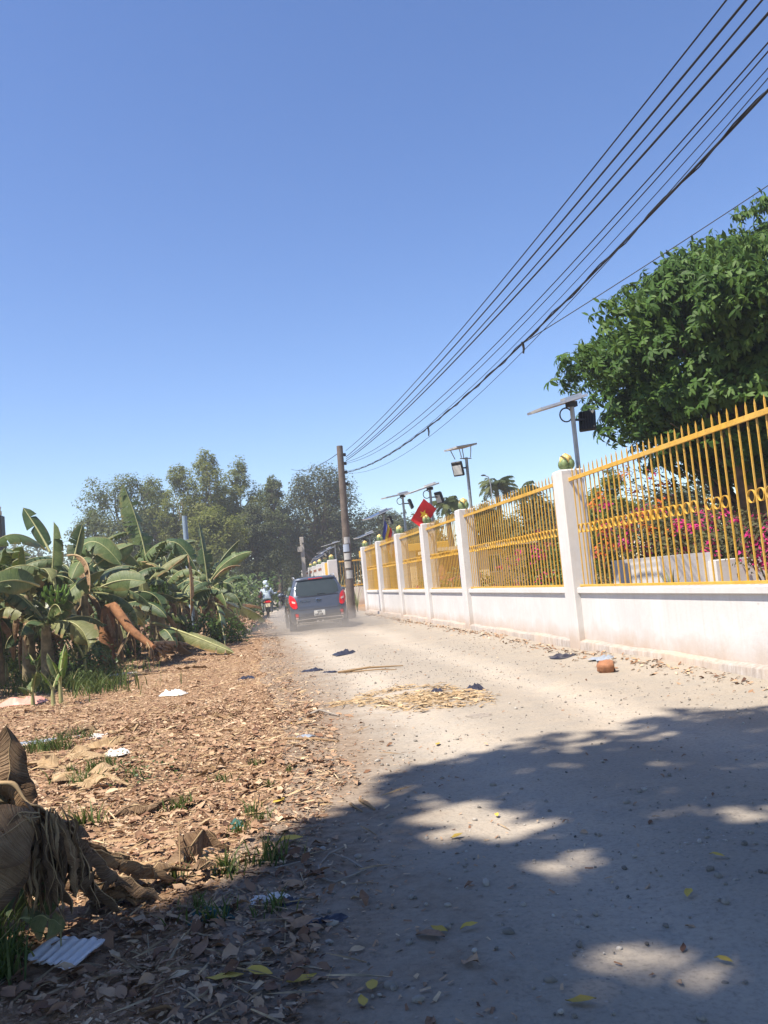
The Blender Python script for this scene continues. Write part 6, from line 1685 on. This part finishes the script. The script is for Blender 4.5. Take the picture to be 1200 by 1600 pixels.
# broken corrugated sheet
b = MB(); A = gr(38, 1512); B_ = gr(165, 1492); C_ = gr(100, 1532)
rows = []
nn = 52
for i in range(nn+1):
    u = i/nn; R = []
    for v in np.linspace(0, 1, 5):
        near = gr(38+72*u**.8, 1516+16*u+2*math.sin(9*u)); far = gr(84+82*u, 1487+3*u+1.5*math.sin(14*u))
        q = near+(far-near)*v; zc = .022+.0032*math.sin(u*5.5*2*math.pi)+.008*v
        R.append((q[0], q[1], float(height(q[0], q[1]))+zc))
    rows.append(R)
b.sheet(rows); low = [[(x, y, z-.006) for x, y, z in R] for R in rows]; b.sheet([r[::-1] for r in low])
b.sheet([[r[0] for r in rows], [r[0] for r in low]], 0, False); b.sheet([[r[-1] for r in low], [r[-1] for r in rows]], 0, False); b.sheet([rows[-1], low[-1]], 0, False); b.sheet([low[0], rows[0]], 0, False)
tag(b.build('corrugated_sheet', MAT['sheet']), 'broken white corrugated sheet on the dark litter at bottom left', 'sheet')
# rusty husk by the wall
p = gr(953, 1052); hk = empty('coconut_husk', (p[0], p[1]+.06, float(height(p[0], p[1]))-.01), rad(-25), 'round rusty brown husk lying open at the foot of the wall', 'husk')
b = MB(); prof = [(.0, -.13), (.06, -.125), (.10, -.08), (.112, 0), (.105, .07), (.085, .10)]
b.lathe(prof, 14); b.v = [(v[2]+.012*math.sin(40*v[0]), v[0]*(1+.14*math.sin(5*v[1]*9)), .10+v[1]*.95+.008*math.sin(50*v[2]+30*v[0])) for v in b.v]; b.build('shell', MAT['husk'], hk); hk.scale = (.78, .78, .72)
b = MB(); b.lathe([(.085, .10), (.07, .085), (.05, .05), (0, .03)], 14); b.v = [(v[2], v[0], .10+v[1]*.95) for v in b.v]; b.build('inner', MAT['ban_drydark'] if False else MAT['bark'], hk)
# sticks
def stick(pts, r, name, lab, cat='stick', mat='twig'):
    P = []
    for (px, py, z) in pts:
        q = gr(px, py); P.append((q[0], q[1], float(height(q[0], q[1]))+z+r))
    b = MB(); b.tube(P, [r]*(len(P)-1)+[r*.5], 6); return tag(b.build(name, MAT[mat], None), lab, cat)
stick([(528, 1051, .01), (575, 1047, .03), (630, 1043, .01)], .016, 'stick', 'long pale stick lying across the road', mat='straw')
stick([(535, 1049, .0), (590, 1049, .02), (620, 1047, .0)], .010, 'stick', 'second thinner stick beside the long pale one', mat='straw')
stick([(563, 1253, .0), (574, 1262, .01), (586, 1269, .0)], .011, 'stick', 'short stick at the left margin of the road', mat='straw')
stick([(548, 1258, .0), (566, 1274, .01)], .009, 'stick', 'short stick parallel left of the other short one', mat='straw')
stick([(448, 1161, .0), (490, 1161, .01), (530, 1160, .0)], .010, 'stick', 'pale stick on the sunny verge at the road edge', mat='straw')
stick([(485, 1118, .0), (500, 1116, .03), (530, 1121, .0)], .014, 'stick', 'dark bent stick at the road margin')
stick([(498, 1356, .0), (502, 1378, .006), (525, 1387, .01), (572, 1368, .01), (545, 1352, .015), (522, 1341, .01)], .0045, 'wire_loop', 'thin grey loop of vine on the shaded road edge', 'loop')
stick([(538, 1331, .01), (515, 1342, .012), (498, 1357, .0)], .0045, 'stick', 'thin grey twig crossing the vine loop')
stick([(430, 1366, .01), (470, 1358, .02)], .005, 'stick', 'thin twig left of the vine loop')
stick([(290, 1210, .02), (296, 1190, .05), (302, 1160, .20)], .004, 'stick', 'thin pale stalk standing in the middle of the verge', mat='straw')
stick([(283, 1385, .0), (284, 1350, .16)], .004, 'stick', 'thin stalk standing at the shade edge', mat='straw')

# grass and weeds
def grass(pts, label, rng, hmin=.05, hmax=.16, n=46, spread=.10, name='grass'):
    V = []; Q = []; T = []
    for (px, py, f) in pts:
        c = gr(px, py); m = int(n*f)
        for k in range(m):
            a = rng.uniform(0, 6.28); r = spread*f*abs(rng.normal(0, .7)); o = c+np.array([math.cos(a)*r*1.4, math.sin(a)*r, 0]); o[2] = float(height(o[0], o[1]))-.005
            h = rng.uniform(hmin, hmax)*min(f, 1.3); ln = rng.normal(0, .45, 2)*h; w = rng.uniform(.0018, .004)*(1+f*.4); d = norm(np.array([rng.normal(), rng.normal(), 0]))*w
            b0 = len(V); V += [o-d, o+d, o+d*.8+np.array([ln[0]*.35, ln[1]*.35, h*.6]), o-d*.8+np.array([ln[0]*.35, ln[1]*.35, h*.6]), o+np.array([ln[0], ln[1], h])+d*.15, o+np.array([ln[0], ln[1], h])-d*.15]
            Q += [[b0, b0+1, b0+2, b0+3], [b0+3, b0+2, b0+4, b0+5]]; T += [np.clip(rng.normal(.42, .25), 0, 1)]*6
    o = link(name, np_mesh(name, np.array(V), np.array(Q), MAT['grass'], tint=np.array(T))); return tag(o, label, None, None, 'stuff')
rg2 = np.random.default_rng(71)
grass([(70, 1180, 2.2), (50, 1175, 2), (95, 1178, 1.6), (140, 1160, 1.2), (120, 1150, 1.2), (150, 1215, 1.4), (170, 1205, 1.2), (110, 1230, 1.4), (135, 1235, 1.2), (130, 1300, 1.5), (275, 1270, 1.0), (290, 1265, .9), (395, 1275, 1.0), (405, 1285, .9), (375, 1310, .9), (425, 1345, 1.3), (410, 1355, 1.0), (350, 1370, 1.2), (355, 1375, 1.0), (275, 1390, .9), (330, 1445, 1.0), (210, 1222, .8), (350, 1225, .8), (400, 1200, .7), (455, 1205, .6), (100, 1165, 1.4), (420, 1232, .7), (310, 1430, .8), (430, 1430, .9)],
      'small green grass tufts among the dry leaves', rg2, .03, .10, 40, .055)
grass([(-18+i*6, 1530-3*i+rg2.normal(0, 12), 1.0) for i in range(5)] + [(-10, 1460, 1.2), (0, 1500, 1.2), (-22, 1540, 1.3)], 'taller grass at the foot of the dead banana plant', rg2, .05, .15, 50, .05)
pts = [(rg2.uniform(-20, 160), rg2.uniform(1035, 1090), rg2.uniform(2.5, 5)) for _ in range(46)]+[(rg2.uniform(230, 400), rg2.uniform(1003, 1022), rg2.uniform(1.6, 3)) for _ in range(24)]
grass([q for q in pts if q[1] > 1072-(q[0])*.08 or q[0] < 110], 'rank grass and weeds at the foot of the banana plants', rg2, .10, .24, 26, .10)
def weed(label, px, py, r, h, per, seed, leaf=.06, m='leaf_bush', nm='low_bush'):
    p = gr(px, py); shrub(label, (p[0], p[1], h), (r, r*.8, h), 22, per, MAT[m], (), 0, seed, leaf, nm)
weed('dark green leafy bush under the slumped banana leaves', 318, 1012, .55, .36, 60, 101, .075, 'leaf_dark')
weed('low green bush right of the dark leafy bush', 356, 1006, .5, .28, 60, 102, .07, 'leaf_dark')
weed('weedy green bush between the suckers and the stump', 118, 1072, .55, .42, 60, 103, .07)
weed('weedy green bush in the shade left of the young suckers', 45, 1066, .8, .4, 70, 104, .08, 'leaf_dark')
weed('low weeds behind the brown broken stump', 205, 1030, .6, .3, 60, 105, .07, 'leaf_dark')
weed('tiny bright green weed on the sunny verge', 218, 1226, .05, .035, 14, 106, .028, 'leaf_bush', 'weed')
weed('green weeds under the tallest banana leaf', 250, 1015, .6, .3, 50, 107, .07, 'leaf_dark')

# dust thrown up behind the car
dm = bpy.data.materials.new('road_dust'); dm.use_nodes = True; nt = dm.node_tree; nt.nodes.clear()
ou = N(nt, 'ShaderNodeOutputMaterial'); pv = N(nt, 'ShaderNodeVolumePrincipled'); pv.inputs['Color'].default_value = (.93, .84, .74, 1); pv.inputs['Anisotropy'].default_value = .2
tc = N(nt, 'ShaderNodeTexCoord'); ln = N(nt, 'ShaderNodeVectorMath', operation='LENGTH'); nt.links.new(tc.outputs['Object'], ln.inputs[0])
fall = math_(nt, 'SUBTRACT', 1.0, ln.outputs['Value'], True)
nz = noise(nt, 2.2, 3, .6, tc.outputs['Object'])
den = math_(nt, 'MULTIPLY', math_(nt, 'MULTIPLY', fall, ramp(nt, nz, [(.30, .15), (.7, 1.0)])), DUST if 'DUST' in globals() else 1.25)
nt.links.new(den, pv.inputs['Density']); nt.links.new(pv.outputs[0], ou.inputs['Volume'])
b = MB(); b.ball((0, 0, 0), 1, 20, 12); du = b.build('road_dust', dm); du.location = (1.9, 23.4, .05); du.scale = (2.6, 3.2, .62)
tag(du, 'pale dust raised around the car', None, None, 'stuff')
b = MB(); b.ball((0, 0, 0), 1, 20, 12); du = b.build('road_dust', dm); du.location = (2.3, 31, .1); du.scale = (1.7, 6.0, .7)
tag(du, 'thin dust hanging over the road ahead of the car', None, None, 'stuff')

# the dry-season air
hm = bpy.data.materials.new('air_haze'); hm.use_nodes = True; nt = hm.node_tree; nt.nodes.clear()
ou = N(nt, 'ShaderNodeOutputMaterial'); pv = N(nt, 'ShaderNodeVolumePrincipled'); pv.inputs['Color'].default_value = (.90, .91, .92, 1); pv.inputs['Density'].default_value = HAZE; pv.inputs['Anisotropy'].default_value = .25
nt.links.new(pv.outputs[0], ou.inputs['Volume'])
b = MB(); b.box((-60, -24, -2), (45, 125, 16)); tag(b.build('haze', hm), 'thin dry-season haze over the whole lane', None, None, 'stuff')
